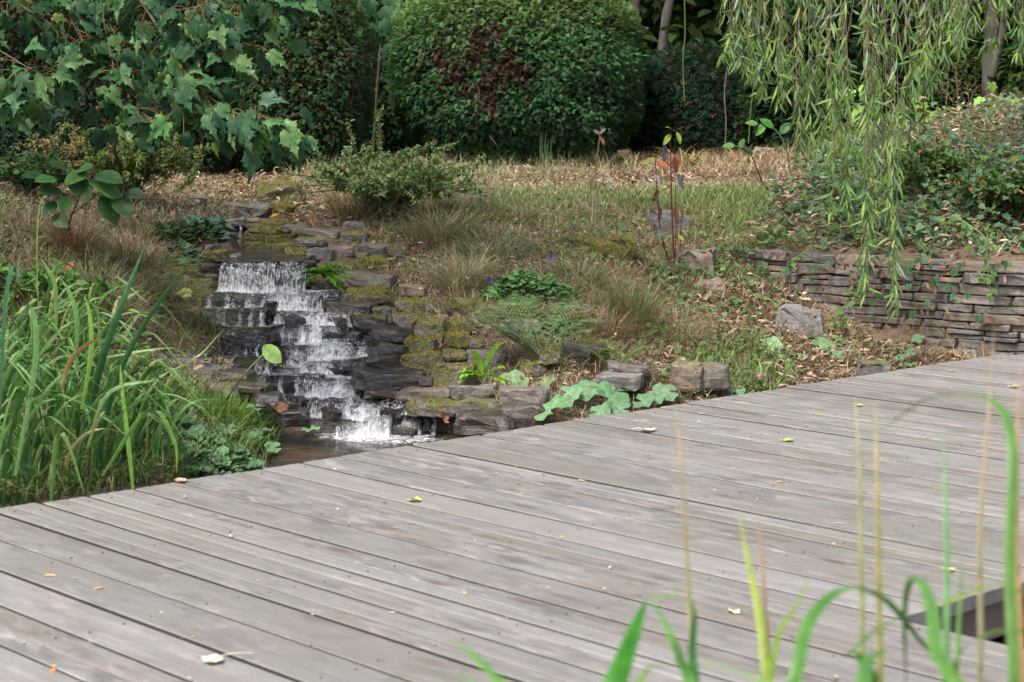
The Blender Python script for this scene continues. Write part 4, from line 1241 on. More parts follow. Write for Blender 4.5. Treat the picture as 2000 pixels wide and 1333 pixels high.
for poly in ([(-1100, 420), (-300, 400), (-20, 400), (-20, 980), (-700, 1150), (-1100, 900)], [(2010, 700), (2010, 735), (2500, 800), (2500, 690)], [(-900, 330), (300, 330), (300, 400), (-900, 420)]):
    for T, n, sz in ((T_CURL, 2600, (.03, .06)), (T_LANCE, 1600, (.04, .09))):
        P, R, s, C = litter(n, poly, BR, sz, .02); cl.inst(T, P, R, s, C)
BACK = [(600, 330), (1560, 330), (1560, 385), (1250, 380), (960, 365), (600, 420)]
for T, n, sz in ((T_CURL, 3800, (.018, .04)), (T_LANCE, 2600, (.025, .065))):
    P, R, s, C = litter(n, BACK, BR, sz, .015); cl.inst(T, P, R, s, C)
cl.build("leaf_litter", M_DRY, None, kind="stuff")
cl = Cloud()
BANK = [(1470, 470), (1500, 370), (1600, 310), (1750, 240), (1900, 215), (2060, 205), (2060, 516), (1850, 510), (1700, 500), (1500, 490)]
for T, n, sz in ((T_CURL, 4200, (.02, .06)), (T_LANCE, 3600, (.04, .09))):
    P, R, s, C = litter(n, BANK, BR, sz, .035); cl.inst(T, P, R, s, C)
cl.build("bank_leaf_litter", M_DRY, None, kind="stuff")
# ivy over the bank
cl = Cloud()
for T, n, sz, poly, hgt in ((T_IVY[0], 3000, (.022, .048), BANK, .05), (T_IVY[1], 2200, (.022, .048), [(1540, 440), (1600, 330), (1780, 300), (2060, 300), (2060, 480), (1700, 485)], .07), (T_OVAL, 1300, (.02, .045), BANK, .05)):
    P = scatter(n, poly); n = len(P); P[:, 2] += rng.gamma(1.5, hgt * .5, n)
    e = nrm(np.stack([rng.normal(size=n), rng.normal(size=n) - .9, rng.normal(-.4, .3, n)], -1))
    C = jit(mixc((.045, .1, .05), (.12, .2, .1), rng.random(n)), n, .3, .1)
    m = rng.random(n) < .12; C[m] = jit((.1, .16, .035), m.sum(), .2)
    cl.inst(T, P, frames(e, nrm(np.array([0, -.7, 1.]) + rdir(n) * .35)), rng.uniform(*sz, n), C)
cl.build("ivy_ground_cover", M_LEAF, None, kind="stuff")

def grass_field(name, n, poly, h, cols, width=.003, lean=(.2, .9), kind="stuff", seg=3):
    P = scatter(n, poly); n = len(P)
    c = np.array(cols)[rng.integers(0, len(cols), n)]
    c = jit(c, n, .25, .08)
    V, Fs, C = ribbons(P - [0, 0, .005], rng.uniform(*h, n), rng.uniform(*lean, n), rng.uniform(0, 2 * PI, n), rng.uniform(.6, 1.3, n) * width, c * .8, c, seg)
    return V, Fs, C
def field(name, parts):
    cl = Cloud()
    for a in parts:
        V, Fs, C = grass_field(name, *a[:-1], **a[-1]); cl.add(V, Fs, C)
    return cl.build(name, M_LEAF, None, kind="stuff")
GR = [(.17, .26, .08), (.24, .33, .11), (.12, .19, .06), (.33, .35, .17)]
LAWN = [(960, 372), (1500, 362), (1520, 395), (1440, 470), (1180, 470), (960, 420)]
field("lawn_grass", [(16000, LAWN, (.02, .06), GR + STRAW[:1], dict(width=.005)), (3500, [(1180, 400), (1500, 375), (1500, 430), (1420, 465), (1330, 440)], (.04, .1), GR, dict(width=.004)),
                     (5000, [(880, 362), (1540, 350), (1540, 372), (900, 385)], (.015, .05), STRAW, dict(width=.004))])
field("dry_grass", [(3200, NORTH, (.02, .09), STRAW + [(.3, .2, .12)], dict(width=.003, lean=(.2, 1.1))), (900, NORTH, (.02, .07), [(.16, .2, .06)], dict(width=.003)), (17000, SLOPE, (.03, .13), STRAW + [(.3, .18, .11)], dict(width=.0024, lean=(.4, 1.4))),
                    (9000, WEST, (.04, .15), STRAW + [(.1, .15, .05)], dict(width=.0026, lean=(.4, 1.4))),
                    (2500, [(600, 345), (900, 345), (1000, 380), (720, 440), (600, 400)], (.05, .2), STRAW, dict(width=.003)),
                    (2600, [(1230, 300), (1560, 300), (1560, 350), (1230, 350)], (.06, .2), STRAW + [(.32, .17, .1)], dict(width=.005, lean=(.4, 1.3))),
                    (2200, [(560, 330), (900, 340), (1240, 330), (1240, 352), (560, 380)], (.06, .22), STRAW + GR[:2], dict(width=.003)),
                    (2500, BANK, (.05, .18), STRAW + [(.2, .12, .08)], dict(width=.003, lean=(.4, 1.3)))])
def clumps(name, specs):
    cl = Cloud()
    for k, poly, per, rad, h, cols, lean, wd_ in specs:
        C0 = scatter(k, poly)
        for c0 in C0:
            n = int(per * rng.uniform(.5, 1.4)); r = rad * rng.uniform(.5, 1.3) * np.sqrt(rng.random(n)); a = rng.uniform(0, 2 * PI, n)
            P = np.stack([c0[0] + r * np.cos(a), c0[1] + r * np.sin(a), np.zeros(n)], -1); P[:, 2] = ground(P[:, 0], P[:, 1]) - .005
            cc = jit(np.array(cols)[rng.integers(0, len(cols), n)], n, .25, .06) * rng.uniform(.8, 1.15)
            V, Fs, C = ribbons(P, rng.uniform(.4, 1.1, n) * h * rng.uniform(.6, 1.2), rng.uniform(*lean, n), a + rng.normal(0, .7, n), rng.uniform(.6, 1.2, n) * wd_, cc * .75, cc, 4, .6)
            cl.add(V, Fs, C)
    cl.build(name, M_LEAF, None, kind="stuff")
MID = [(850, 420), (1400, 420), (1420, 480), (1400, 560), (1380, 680), (1230, 700), (1110, 630), (960, 540), (860, 500)]
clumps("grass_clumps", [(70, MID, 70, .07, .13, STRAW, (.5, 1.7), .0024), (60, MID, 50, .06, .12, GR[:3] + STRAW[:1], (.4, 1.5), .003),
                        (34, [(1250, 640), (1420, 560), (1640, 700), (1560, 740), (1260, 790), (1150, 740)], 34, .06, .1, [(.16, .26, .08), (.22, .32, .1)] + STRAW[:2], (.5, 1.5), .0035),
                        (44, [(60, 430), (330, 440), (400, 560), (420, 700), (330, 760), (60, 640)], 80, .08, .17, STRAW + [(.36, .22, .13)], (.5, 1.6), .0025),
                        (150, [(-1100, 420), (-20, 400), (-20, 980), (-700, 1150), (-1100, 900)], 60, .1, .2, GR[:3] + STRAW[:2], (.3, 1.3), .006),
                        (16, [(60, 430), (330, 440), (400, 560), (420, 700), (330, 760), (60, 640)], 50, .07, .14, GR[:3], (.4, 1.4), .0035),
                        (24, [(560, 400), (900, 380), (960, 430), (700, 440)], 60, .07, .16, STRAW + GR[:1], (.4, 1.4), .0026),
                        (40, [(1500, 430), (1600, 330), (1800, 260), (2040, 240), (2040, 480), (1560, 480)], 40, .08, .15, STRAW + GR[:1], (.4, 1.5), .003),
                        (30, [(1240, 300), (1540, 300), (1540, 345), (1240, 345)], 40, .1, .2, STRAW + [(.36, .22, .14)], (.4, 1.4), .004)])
# small green weeds sprinkled over the slope
cl = Cloud()
for T, n, poly, sz in ((T_OVAL, 700, MID, (.015, .035)), (T_GER, 260, MID, (.02, .035)), (T_IVY[0], 420, [(1240, 600), (1420, 520), (1760, 700), (1560, 740), (1260, 790)], (.02, .04)), (T_OVAL, 500, [(60, 430), (330, 440), (420, 700), (330, 760), (60, 640)], (.02, .045)),
                       (T_OVAL, 500, [(560, 380), (900, 370), (960, 430), (700, 440)], (.015, .03))):
    C0 = scatter(max(4, n // 9), poly); P = np.repeat(C0, 9, 0) + rng.normal(0, 1, (len(C0) * 9, 3)) * [.04, .04, 0]; n = len(P)
    P[:, 2] = ground(P[:, 0], P[:, 1]) + rng.uniform(.01, .05, n)
    cl.inst(T, P, frames(nrm(rdir(n) * [1, 1, .3]), nrm(np.array([0, -.4, 1.]) + rdir(n) * .4)), rng.uniform(*sz, n), jit(mixc((.07, .15, .05), (.17, .27, .09), rng.random(n)), n, .2))
cl.build("small_weeds", M_LEAF, None, kind="stuff")
field("green_grass", [(1500, [(1330, 700), (1480, 660), (1560, 740), (1480, 780), (1330, 790)], (.04, .13), GR[:3], dict(width=.005)),
                      (3200, [(-20, 760), (330, 760), (560, 830), (520, 925), (-20, 1000)], (.05, .2), [(.06, .13, .03), (.1, .19, .04), (.15, .2, .07)], dict(width=.005, lean=(.3, 1.1))),
                      (900, [(400, 790), (500, 780), (540, 860), (430, 860)], (.05, .15), [(.1, .2, .03), (.15, .26, .05)], dict(width=.003)),
                      (1400, [(-20, 560), (200, 540), (250, 640), (-20, 760)], (.05, .25), [(.06, .12, .04), (.22, .2, .1)], dict(width=.005)),
                      (900, [(700, 420), (950, 400), (1000, 440), (760, 480)], (.06, .18), [(.08, .14, .05), (.13, .19, .08)], dict(width=.003))])

# ------------------------------------------------------------------ tussocks
def tussock(px, py, rad, h, n, cols, lean, label, width=.003, ang=None, group=None, cat="grass tussock", name="grass_tussock", droop=.5, tw=.6):
    c = hit(px, py)
    r = rad * np.sqrt(rng.random(n)); a = rng.uniform(0, 2 * PI, n)
    P = np.stack([c[0] + r * np.cos(a), c[1] + r * np.sin(a), np.zeros(n)], -1); P[:, 2] = ground(P[:, 0], P[:, 1]) - .01
    cc = jit(np.array(cols)[rng.integers(0, len(cols), n)], n, .25, .08)
    an = a + rng.normal(0, .5, n) if ang is None else rng.normal(ang, .55, n)
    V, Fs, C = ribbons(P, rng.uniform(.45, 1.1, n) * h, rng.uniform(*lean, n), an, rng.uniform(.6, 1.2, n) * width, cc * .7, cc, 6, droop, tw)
    return build(name, V, Fs, M_LEAF, None, C, label=label, cat=cat, group=group, origin=c)
RUSH = [(.09, .17, .06), (.13, .22, .09), (.3, .24, .13), (.25, .16, .08)]
DG = [(.46, .38, .25), (.36, .29, .18), (.54, .45, .31), (.16, .22, .1)]
RD = [(.28, .16, .09), (.22, .12, .07), (.32, .22, .12)]
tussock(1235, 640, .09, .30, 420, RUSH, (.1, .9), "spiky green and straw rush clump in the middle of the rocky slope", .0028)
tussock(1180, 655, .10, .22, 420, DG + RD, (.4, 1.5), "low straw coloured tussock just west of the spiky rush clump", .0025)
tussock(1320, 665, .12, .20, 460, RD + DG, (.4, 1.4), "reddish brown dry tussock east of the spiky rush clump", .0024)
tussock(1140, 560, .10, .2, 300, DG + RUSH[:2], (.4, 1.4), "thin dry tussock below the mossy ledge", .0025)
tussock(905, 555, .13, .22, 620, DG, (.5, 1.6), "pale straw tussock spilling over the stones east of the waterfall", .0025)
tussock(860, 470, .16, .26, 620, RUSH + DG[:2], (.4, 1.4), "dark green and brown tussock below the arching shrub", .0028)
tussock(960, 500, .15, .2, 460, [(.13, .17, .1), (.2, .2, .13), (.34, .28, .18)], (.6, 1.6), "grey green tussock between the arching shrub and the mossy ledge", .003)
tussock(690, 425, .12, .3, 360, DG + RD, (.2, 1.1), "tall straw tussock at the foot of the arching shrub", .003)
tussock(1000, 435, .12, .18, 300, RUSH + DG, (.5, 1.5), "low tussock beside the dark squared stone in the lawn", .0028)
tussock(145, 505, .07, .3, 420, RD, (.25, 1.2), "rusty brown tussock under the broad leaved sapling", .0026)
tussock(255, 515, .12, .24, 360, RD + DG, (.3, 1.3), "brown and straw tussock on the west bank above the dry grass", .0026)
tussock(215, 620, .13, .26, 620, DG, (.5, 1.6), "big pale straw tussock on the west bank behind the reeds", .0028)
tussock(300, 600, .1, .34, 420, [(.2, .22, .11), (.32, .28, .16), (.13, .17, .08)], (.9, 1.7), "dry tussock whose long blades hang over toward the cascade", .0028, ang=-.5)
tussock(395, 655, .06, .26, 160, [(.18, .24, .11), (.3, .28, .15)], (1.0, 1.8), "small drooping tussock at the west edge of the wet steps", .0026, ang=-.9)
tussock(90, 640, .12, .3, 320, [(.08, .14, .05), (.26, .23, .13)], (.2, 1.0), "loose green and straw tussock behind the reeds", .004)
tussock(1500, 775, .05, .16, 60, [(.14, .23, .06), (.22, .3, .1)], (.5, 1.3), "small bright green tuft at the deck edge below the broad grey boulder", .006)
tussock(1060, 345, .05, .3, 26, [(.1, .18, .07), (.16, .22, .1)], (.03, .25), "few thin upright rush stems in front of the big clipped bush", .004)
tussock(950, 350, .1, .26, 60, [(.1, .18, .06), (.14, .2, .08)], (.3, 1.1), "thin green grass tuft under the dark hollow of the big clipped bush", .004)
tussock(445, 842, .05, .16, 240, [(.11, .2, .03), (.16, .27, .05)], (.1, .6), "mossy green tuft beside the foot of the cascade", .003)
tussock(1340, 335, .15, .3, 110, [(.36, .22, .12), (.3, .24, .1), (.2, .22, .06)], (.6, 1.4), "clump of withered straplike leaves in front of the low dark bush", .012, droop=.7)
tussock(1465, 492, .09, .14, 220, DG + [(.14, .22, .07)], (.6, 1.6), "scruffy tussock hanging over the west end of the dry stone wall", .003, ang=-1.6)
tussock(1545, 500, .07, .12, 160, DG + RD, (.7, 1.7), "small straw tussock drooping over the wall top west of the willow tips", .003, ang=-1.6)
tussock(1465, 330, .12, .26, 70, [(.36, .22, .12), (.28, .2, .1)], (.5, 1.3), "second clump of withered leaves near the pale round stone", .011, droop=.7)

# ------------------------------------------------------------------ arching small leaved shrubs
def shrub(px, py, label, stems, leafcol, size, n_leaf, spread, hgt, cat="shrub", d0=None, name="shrub", T=T_OVAL, fill=None):
    c = hit(px, py) if d0 is None else np.array([dxz(px, d0, 0)[0], d0, float(ground(dxz(px, d0, 0)[0], d0))])
    th = empty(name, c, label, cat)
    tw = Cloud(); LP = []; LD = []
    def stem(pts, r):
        P = curve(pts, 14); tw.add(*tube(P, np.linspace(r, r * .3, 14), 5), (1, 1, 1))
        return P
    lines = []
    for i in range(stems):
        a = rng.uniform(0, 2 * PI); L = rng.uniform(.6, 1.1)
        e = c + np.array([math.cos(a) * spread * L, math.sin(a) * spread * L * .7, hgt * rng.uniform(.5, 1.05) * (1.1 - .35 * L)])
        m = c * .5 + e * .5 + [0, 0, hgt * .35]
        b0 = c + rng.normal(0, .02 + .22 * max(0, spread - .3), 3) * [1, 1, 0]; P = stem([b0, m * .7 + b0 * .3 + [0, 0, .02], e], .005); lines.append(P)
        for j in range(3):
            k = rng.integers(4, 12); dd = rdir(1, -.2, .8)[0] * spread * .35
            lines.append(stem([P[k], P[k] + dd * .6 + [0, 0, .02], P[k] + dd], .0025))
    for pts in (fill or []):
        lines.append(stem(pts, .004)); lines.append(lines[-1]); lines.append(lines[-1])
    for P in lines:
        k = max(6, n_leaf // len(lines)); t = rng.uniform(2, 12.99, k); i = t.astype(int)
        LP.append(P[i] + (P[i + 1] - P[i]) * (t - i)[:, None] + rng.normal(0, .006, (k, 3))); LD.append((P[i + 1] - P[i]))
    LP = np.concatenate(LP); LD = nrm(np.concatenate(LD)); n = len(LP)
    tw.build("twigs", M_TWIG, th)
    C = jit(mixc(leafcol[0], leafcol[1], rng.random(n)), n, .25, .1)
    m = rng.random(n) < .05; C[m] = jit((.3, .12, .05), m.sum(), .3)
    cl = Cloud(); cl.inst(T, LP, frames(nrm(LD * .5 + rdir(n)), nrm(np.array([0, -.3, 1.]) + rdir(n) * .5)), rng.uniform(.7, 1.3, n) * size, C)
    cl.build("foliage", M_LEAF, th); return th
A = lambda *p: [W(a, b, d) for a, b, d in p]
shrub(760, 430, "arching small leaved shrub with long upright shoots beside the head of the cascade", 54, [(.13, .22, .08), (.29, .38, .16)], .021, 17000, .52, .36, d0=9.3,
      fill=[A((720, 400, 9.3), (700, 330, 9.3), (680, 240, 9.3)), A((730, 400, 9.3), (740, 300, 9.35), (742, 215, 9.4)), A((700, 380, 9.3), (670, 335, 9.2), (618, 300, 9.1)), A((760, 380, 9.3), (790, 310, 9.3), (845, 282, 9.3)),
            A((700, 370, 9.2), (650, 340, 9.1), (612, 322, 9.1)), A((740, 390, 9.3), (715, 330, 9.3), (722, 290, 9.3)), A((780, 400, 9.3), (850, 350, 9.3), (880, 350, 9.3))])
shrub(255, 400, "yellow green small leaved shrub with arching tips on the west bank", 40, [(.12, .2, .06), (.28, .34, .11)], .021, 11000, .36, .42, d0=9.3,
      fill=[A((300, 360, 9.2), (350, 300, 9.2), (430, 290, 9.1)), A((300, 380, 9.2), (350, 325, 9.2), (392, 318, 9.2)), A((280, 350, 9.2), (300, 270, 9.2), (345, 232, 9.2)), A((220, 350, 9.2), (160, 260, 9.2), (115, 245, 9.2)),
            A((330, 380, 9.1), (370, 355, 9.1), (385, 325, 9.1)), A((200, 360, 9.2), (170, 300, 9.2), (180, 250, 9.2))])
shrub(170, 400, "rough patch of low shrub with reddish leaves at the foot of the dark hedge", 26, [(.07, .12, .05), (.22, .16, .07)], .026, 4200, .4, .26, d0=10.2)
shrub(60, 440, "low green undergrowth bush on the upper west bank", 20, [(.05, .11, .04), (.1, .18, .06)], .03, 3000, .32, .2, d0=8.9)
shrub(360, 470, "dark low ivy like shrub between the rusty tussock and the stacked stones", 14, [(.03, .07, .03), (.06, .11, .04)], .028, 1500, .17, .12, d0=8.6, T=T_IVY[0])
shrub(60, 590, "green leafy weed patch behind the reeds", 16, [(.05, .12, .03), (.1, .2, .05)], .05, 900, .28, .16, d0=6.9, T=T_OVAL)
shrub(1820, 440, "patch of leggy green undergrowth on the ivy bank", 16, [(.05, .11, .03), (.1, .18, .05)], .035, 1300, .3, .22, d0=9.2, T=T_OVAL)
shrub(1975, 420, "dense green undergrowth at the east end of the wall top", 26, [(.04, .09, .03), (.09, .16, .05)], .035, 3200, .32, .24, d0=8.6, T=T_OVAL)

def geranium(px, py, label, n, rx, h, size, cols, T=T_GER, cat="plant", name="geranium_patch"):
    c = hit(px, py); th = empty(name, c, label, cat)
    a = rng.uniform(0, 2 * PI, n); r = np.sqrt(rng.random(n))
    x = c[0] + rx * r * np.cos(a); y = c[1] + rx * .7 * r * np.sin(a)
    z = ground(x, y) + h * (1 - r ** 2) * rng.uniform(.2, 1.5, n) + .02
    P = np.stack([x, y, z], -1)
    st = Cloud()
    for i in range(0, n, 2):
        b = np.array([x[i] * .8 + c[0] * .2, y[i] * .8 + c[1] * .2, 0]); b[2] = float(ground(b[0], b[1]))
        st.add(*tube([b, (b + P[i]) / 2 + [0, 0, .01], P[i]], .0012, 3), (.1, .12, .04))
    st.build("stem", M_LEAF, th, kind="stuff")
    e = nrm(np.stack([rng.normal(size=n), rng.normal(size=n) - .6, rng.normal(-.1, .25, n)], -1))
    cl = Cloud(); cl.inst(T, P, frames(e, nrm(np.array([0, -.35, 1.]) + rdir(n) * .35)), rng.uniform(.7, 1.25, n) * size, jit(mixc(cols[0], cols[1], rng.random(n)), n, .2, .08))
    cl.build("foliage", M_LEAF, th); return th
gp = geranium(1035, 590, "mound of fresh green lobed leaves with two violet flowers below the mossy ledge", 420, .22, .08, .03, [(.08, .19, .06), (.16, .3, .1)])
for px, py in ((956, 548), (1076, 502)):
    c = W(px, py, 8.0); cl = Cloud()
    cl.inst(T_OVAL, np.repeat(c[None], 5, 0), frames(nrm(np.stack([np.cos(np.arange(5) * 1.257), np.full(5, -.5), np.sin(np.arange(5) * 1.257)], -1)), (0, -1, .4)), .018, (.12, .07, .4))
    cl.build("flower", M_LEAF, gp)
geranium(985, 585, "small dense green leaved plant on the stones west of the violet flowered mound", 130, .09, .05, .04, [(.05, .14, .03), (.1, .22, .05)])
geranium(1100, 660, "few trailing leaves above the fern", 60, .12, .04, .035, [(.06, .13, .06), (.12, .2, .09)], T=T_IVY[0], name="trailing_plant")
geranium(1330, 545, "scattered small green weeds around the foot of the red stemmed sapling", 110, .2, .04, .035, [(.05, .12, .04), (.1, .18, .07)], T=T_OVAL, name="weed_patch")
geranium(1470, 505, "trailing weeds over the west end of the dry stone wall", 260, .3, .07, .036, [(.06, .12, .03), (.13, .2, .06)], T=T_OVAL, name="weed_patch")
geranium(345, 520, "ivy patch around the stacked stones west of the upper pool", 110, .14, .05, .05, [(.04, .09, .05), (.09, .16, .09)], T=T_IVY[0], name="ivy_patch")
geranium(400, 462, "ivy trailing over the dark wall of the upper pool", 120, .17, .05, .05, [(.05, .11, .07), (.12, .2, .13)], T=T_IVY[1], name="ivy_patch")
geranium(360, 880, "low mat of round green leaves between the reeds and the brook", 260, .3, .05, .05, [(.07, .14, .07), (.14, .24, .12)], T=T_ROUND[0], name="creeping_plant")
geranium(205, 700, "leafy weeds hidden among the reeds", 120, .25, .1, .06, [(.05, .12, .03), (.1, .2, .05)], T=T_OVAL, name="weed_patch")

# ------------------------------------------------------------------ ferns
def frond(cl, c, d, L, arch, col, wid=.28, n=20):
    t = np.linspace(0, 1, n)
    d = np.array(d, float); d /= np.linalg.norm(d)
    side = np.array([-d[1], d[0], 0.])
    P = c + d[None] * (L * t)[:, None] + np.array([0, 0, 1.]) * (arch * L * (t - t * t * 1.25))[:, None]
    cl.add(*tube(P, np.linspace(.0028, .0008, n), 4), np.array(col) * .9)
    tg = nrm(np.gradient(P, axis=0)); k = np.arange(3, n)
    wl = wid * L * np.sin(PI * np.clip((t[k]) ** .8, 0, 1) * .93 + .1)
    for s in (1, -1):
        dd = nrm(side[None] * s + tg[k] * .45 + np.array([0, 0, -.12]) + rng.normal(0, .07, (len(k), 3)))
        cl.inst(T_FPIN, P[k], frames(dd, nrm(np.array([0, -.2, 1.])[None] + rng.normal(0, .1, (len(k), 3)))), np.maximum(wl, .012), jit(col, len(k), .15))
ps = []
for i in range(7):
    for s in (1, -1):
        ps.append(((0, .08 + i * .13, -.01 * i), (s * 1., .35, 0), (0, 0, 1), .17 * (1 - .09 * i)))
ps.append(((0, .9, -.07), (0, 1, 0), (0, 0, 1), .14))
T_FPIN = combine(tpl([(0, 0, 0), (.3, .4, .03), (0, 1, 0), (-.3, .4, .03)], [[[0, 1, 2, 3]]]), ps)
def fern(px, py, label, fr, col, d0=None):
    c = hit(px, py); th = empty("fern", c, label, "fern")
    for a, L, arch in fr:
        cl = Cloud(); frond(cl, c + [0, 0, .02], (math.cos(a), math.sin(a) * .6, .7), L * 1.3, arch * .8, col)
        cl.build("frond", M_LEAF, th)
fern(1060, 715, "feathery pale green fern growing between the rocks below the rush clump", [(2.9, .3, .6), (3.4, .28, .4), (2.4, .3, .9), (1.9, .3, 1.0), (-1.8, .18, .3), (-2.5, .22, .3), (1.2, .28, .9), (-.4, .2, .5), (3.1, .22, .1), (.6, .24, .7), (2.7, .26, 1.2)], (.15, .24, .09))
fern(1200, 740, "small sparse fern above the long grey slabs by the deck", [(2.9, .17, .5), (.3, .17, .6), (-1, .14, .3), (1.8, .15, .8)], (.13, .2, .06))
fern(1030, 640, "short fern frond tips beside the grey slab below the geranium", [(1.9, .14, .9), (1.3, .12, .8), (2.6, .12, .6)], (.15, .24, .09))

def strap(c, d, L, w, arch, col, wavy=.15, n=14, cross=5):
    t = np.linspace(0, 1, n); d = np.array(d, float); d /= np.linalg.norm(d)
    side = nrm(np.cross(d, (0, 0, 1.)))
    P = c + d[None] * (L * t)[:, None] + np.array([0, 0, 1.]) * (arch * L * (t - t * t * 1.3))[:, None]
    ww = w * np.sin(PI * np.clip(t * .93 + .05, 0, 1)) ** .5
    q = np.linspace(-1, 1, cross); ph = rng.uniform(0, 6)
    V = P[:, None] + side[None, None] * (ww[:, None] * q[None] * .5 * (1 + .12 * np.sin(t * 34 + ph)[:, None] * np.abs(q)[None]))[..., None] \
        + np.array([0, 0, 1.]) * (np.abs(q)[None] ** 2 * w * wavy * np.sin(t[:, None] * 30 + ph + np.sign(q)[None]) + np.abs(q)[None] * w * .15)[..., None]
    C = np.array(col) * (1 + .25 * (np.abs(q)[None, :, None] > .1) - .1 * t[:, None, None])
    i = np.arange(n - 1)[:, None] * cross; j = np.arange(cross - 1)[None]
    Q = np.stack([i + j, i + j + 1, i + cross + j + 1, i + cross + j], -1).reshape(-1, 4)
    return V.reshape(-1, 3), [Q], (C * np.ones((n, cross, 1))).reshape(-1, 3)
def hart(c, label, fr, col, w=.035, name="strap_fern"):
    th = empty(name, c, label, "fern")
    for dx, dz, L in fr:
        V, Fs, C = strap(np.array(c) + rng.normal(0, .008, 3), (dx, -.45, dz), L, w * rng.uniform(.8, 1.15), .45, jit(col, 1, .12)[0])
        build("frond", V, Fs, M_LEAF, th, C)
hart(W(632, 536, 8.0), "glossy bright green strap fern hanging beside the top of the waterfall", [(-1, .3, .11), (-1, .0, .12), (-.8, -.4, .1), (1, .3, .14), (.9, .45, .12), (.7, -.1, .13), (.8, -.6, .15), (.4, -.3, .1), (1, .0, .14), (-.4, .3, .08), (.3, .4, .09)], (.1, .25, .025), .042)
hart(W(945, 735, 6.85), "bright yellow green strap fern between the mossy rocks near the deck", [(-1, .35, .12), (-.7, .1, .1), (.6, 1.0, .2), (-.35, 1.1, .13), (.5, -.1, .1), (-.9, .0, .1), (.8, .5, .1)], (.2, .38, .04))
hart(W(1165, 700, 7.2), "single strap fern frond lying below the reddish tussock", [(1, .25, .13), (.9, .45, .1)], (.17, .28, .04))
hart(W(790, 512, 8.45), "pale drooping long leaves of a withered plant on the stones east of the waterfall", [(-.8, .1, .13), (-.3, -.3, .1), (.5, -.2, .12), (.9, .3, .14), (.2, .1, .1), (1, .1, .12)], (.3, .36, .2), .02, "withered_plant")

# ------------------------------------------------------------------ round leaved plants along the deck
def round_plant(px, py, label, leaves, col, dd=0):
    c = hit(px, py); th = empty("round_leaved_plant", c, label, "plant")
    for lx, ly, sz, tone in leaves:
        p = hit(lx, ly)
        p = W(lx, ly, p[1] - dd); gz = float(ground(p[0], p[1]))
        p[2] = max(p[2], gz + .03)
        T = T_ROUND[rng.integers(0, 3)]; s = sz * .85 / F * p[1]
        e = nrm(np.array([rng.normal(), rng.normal() * .6 - .2, 0.])); upv = nrm(np.array([rng.normal(0, .25), -.75, 1.]))
        cl = Cloud(); cl.inst(T, p[None], frames(e[None], upv[None]), np.array([[s, s * rng.uniform(.85, 1.1), s]]), jit(np.array(col) * tone, 1, .1)[0])
        o = cl.build("leaf", M_LEAF, th)
        b = p * .6 + c * .4; b[2] = max(float(ground(b[0], b[1])) - .02, -.25)
        V, Fs = tube(curve([b, (b + p) / 2 + rng.normal(0, .012, 3), p], 8), .0022, 5)
        build("stem", V, Fs, M_LEAF, th, np.full((len(V), 3), (.2, .27, .1)))
RC = (.14, .25, .13)
round_plant(1130, 800, "round leaved plant trailing along the deck edge east of the dark block", [(1075, 800, 80, 1), (1108, 768, 60, 1.1), (1140, 775, 60, 1), (1190, 778, 95, 1.05), (1168, 805, 60, .9), (1100, 785, 45, 1), (1150, 755, 45, .9), (1180, 760, 40, 1.2)], RC, .12)
round_plant(1250, 785, "round leaved plant in the middle of the deck edge with pale stalks", [(1225, 762, 55, 1.1), (1255, 785, 60, 1), (1304, 764, 60, 1.15), (1278, 780, 45, 1), (1215, 800, 45, 1)], RC, .1)
round_plant(1385, 755, "round leaved plant in front of the lichen covered block", [(1370, 752, 50, 1), (1398, 712, 40, 1), (1400, 735, 34, 1), (1420, 765, 45, .9), (1440, 775, 36, 1)], RC, .06)
round_plant(1030, 770, "large round leaf plant on the stacked stones above the dark block", [(998, 752, 66, 1.25), (1064, 748, 46, .9)], (.17, .26, .12), .05)
round_plant(1600, 690, "round leaved plant standing on the leaf litter below the broad boulder", [(1588, 668, 40, .9), (1602, 690, 55, .9), (1632, 692, 45, .9), (1500, 690, 60, 1.4), (1640, 705, 30, .9)], RC, .03)
round_plant(1775, 705, "round leaved plant at the foot of the wall beside the deck", [(1785, 702, 38, .8), (1755, 712, 34, .8), (1795, 672, 34, .9), (1760, 690, 30, .8), (1770, 722, 40, .8)], RC, .03)
round_plant(560, 890, "round leaved plant on long stalks beside the foot of the cascade", [(606, 838, 44, 1.15), (505, 795, 48, 1), (560, 885, 50, 1), (585, 888, 50, 1.05), (512, 838, 46, .95), (535, 875, 38, 1), (500, 850, 40, .9), (445, 836, 46, 1)], RC, .2)
round_plant(455, 905, "dense low clump of round leaves next to the deck and the reeds", [(470, 885, 46, 1), (485, 905, 36, .9), (430, 900, 40, 1.1), (405, 905, 40, 1), (375, 900, 40, 1), (350, 890, 34, .9), (450, 920, 40, .9), (380, 870, 30, 1), (425, 870, 32, 1)], RC, .12)
lf = round_plant(480, 760, "single upright oval leaf held in front of the wet steps on a long thin stalk", [], RC)
th = bpy.data.objects[-1] if False else [o for o in bpy.data.objects if o.get("label", "").startswith("single upright oval leaf")][0]
c = W(531, 690, 6.15); cl = Cloud()
cl.inst(tpl(T_OVALH[0] * [1.3, 1, .5], T_OVALH[1], T_OVALH[2]), W(514, 676, 6.15)[None], frames(nrm(W(550, 708, 6.15) - W(514, 676, 6.15))[None], (.1, -1, .5)), .085, (.24, .38, .11))
cl.build("leaf", M_LEAF, th)
b = hit(430, 800); V, Fs = tube(curve([b, W(470, 740, 6.15), W(516, 690, 6.15)], 10), .0025, 5); build("stem", V, Fs, M_LEAF, th, np.full((len(V), 3), (.15, .2, .08)))

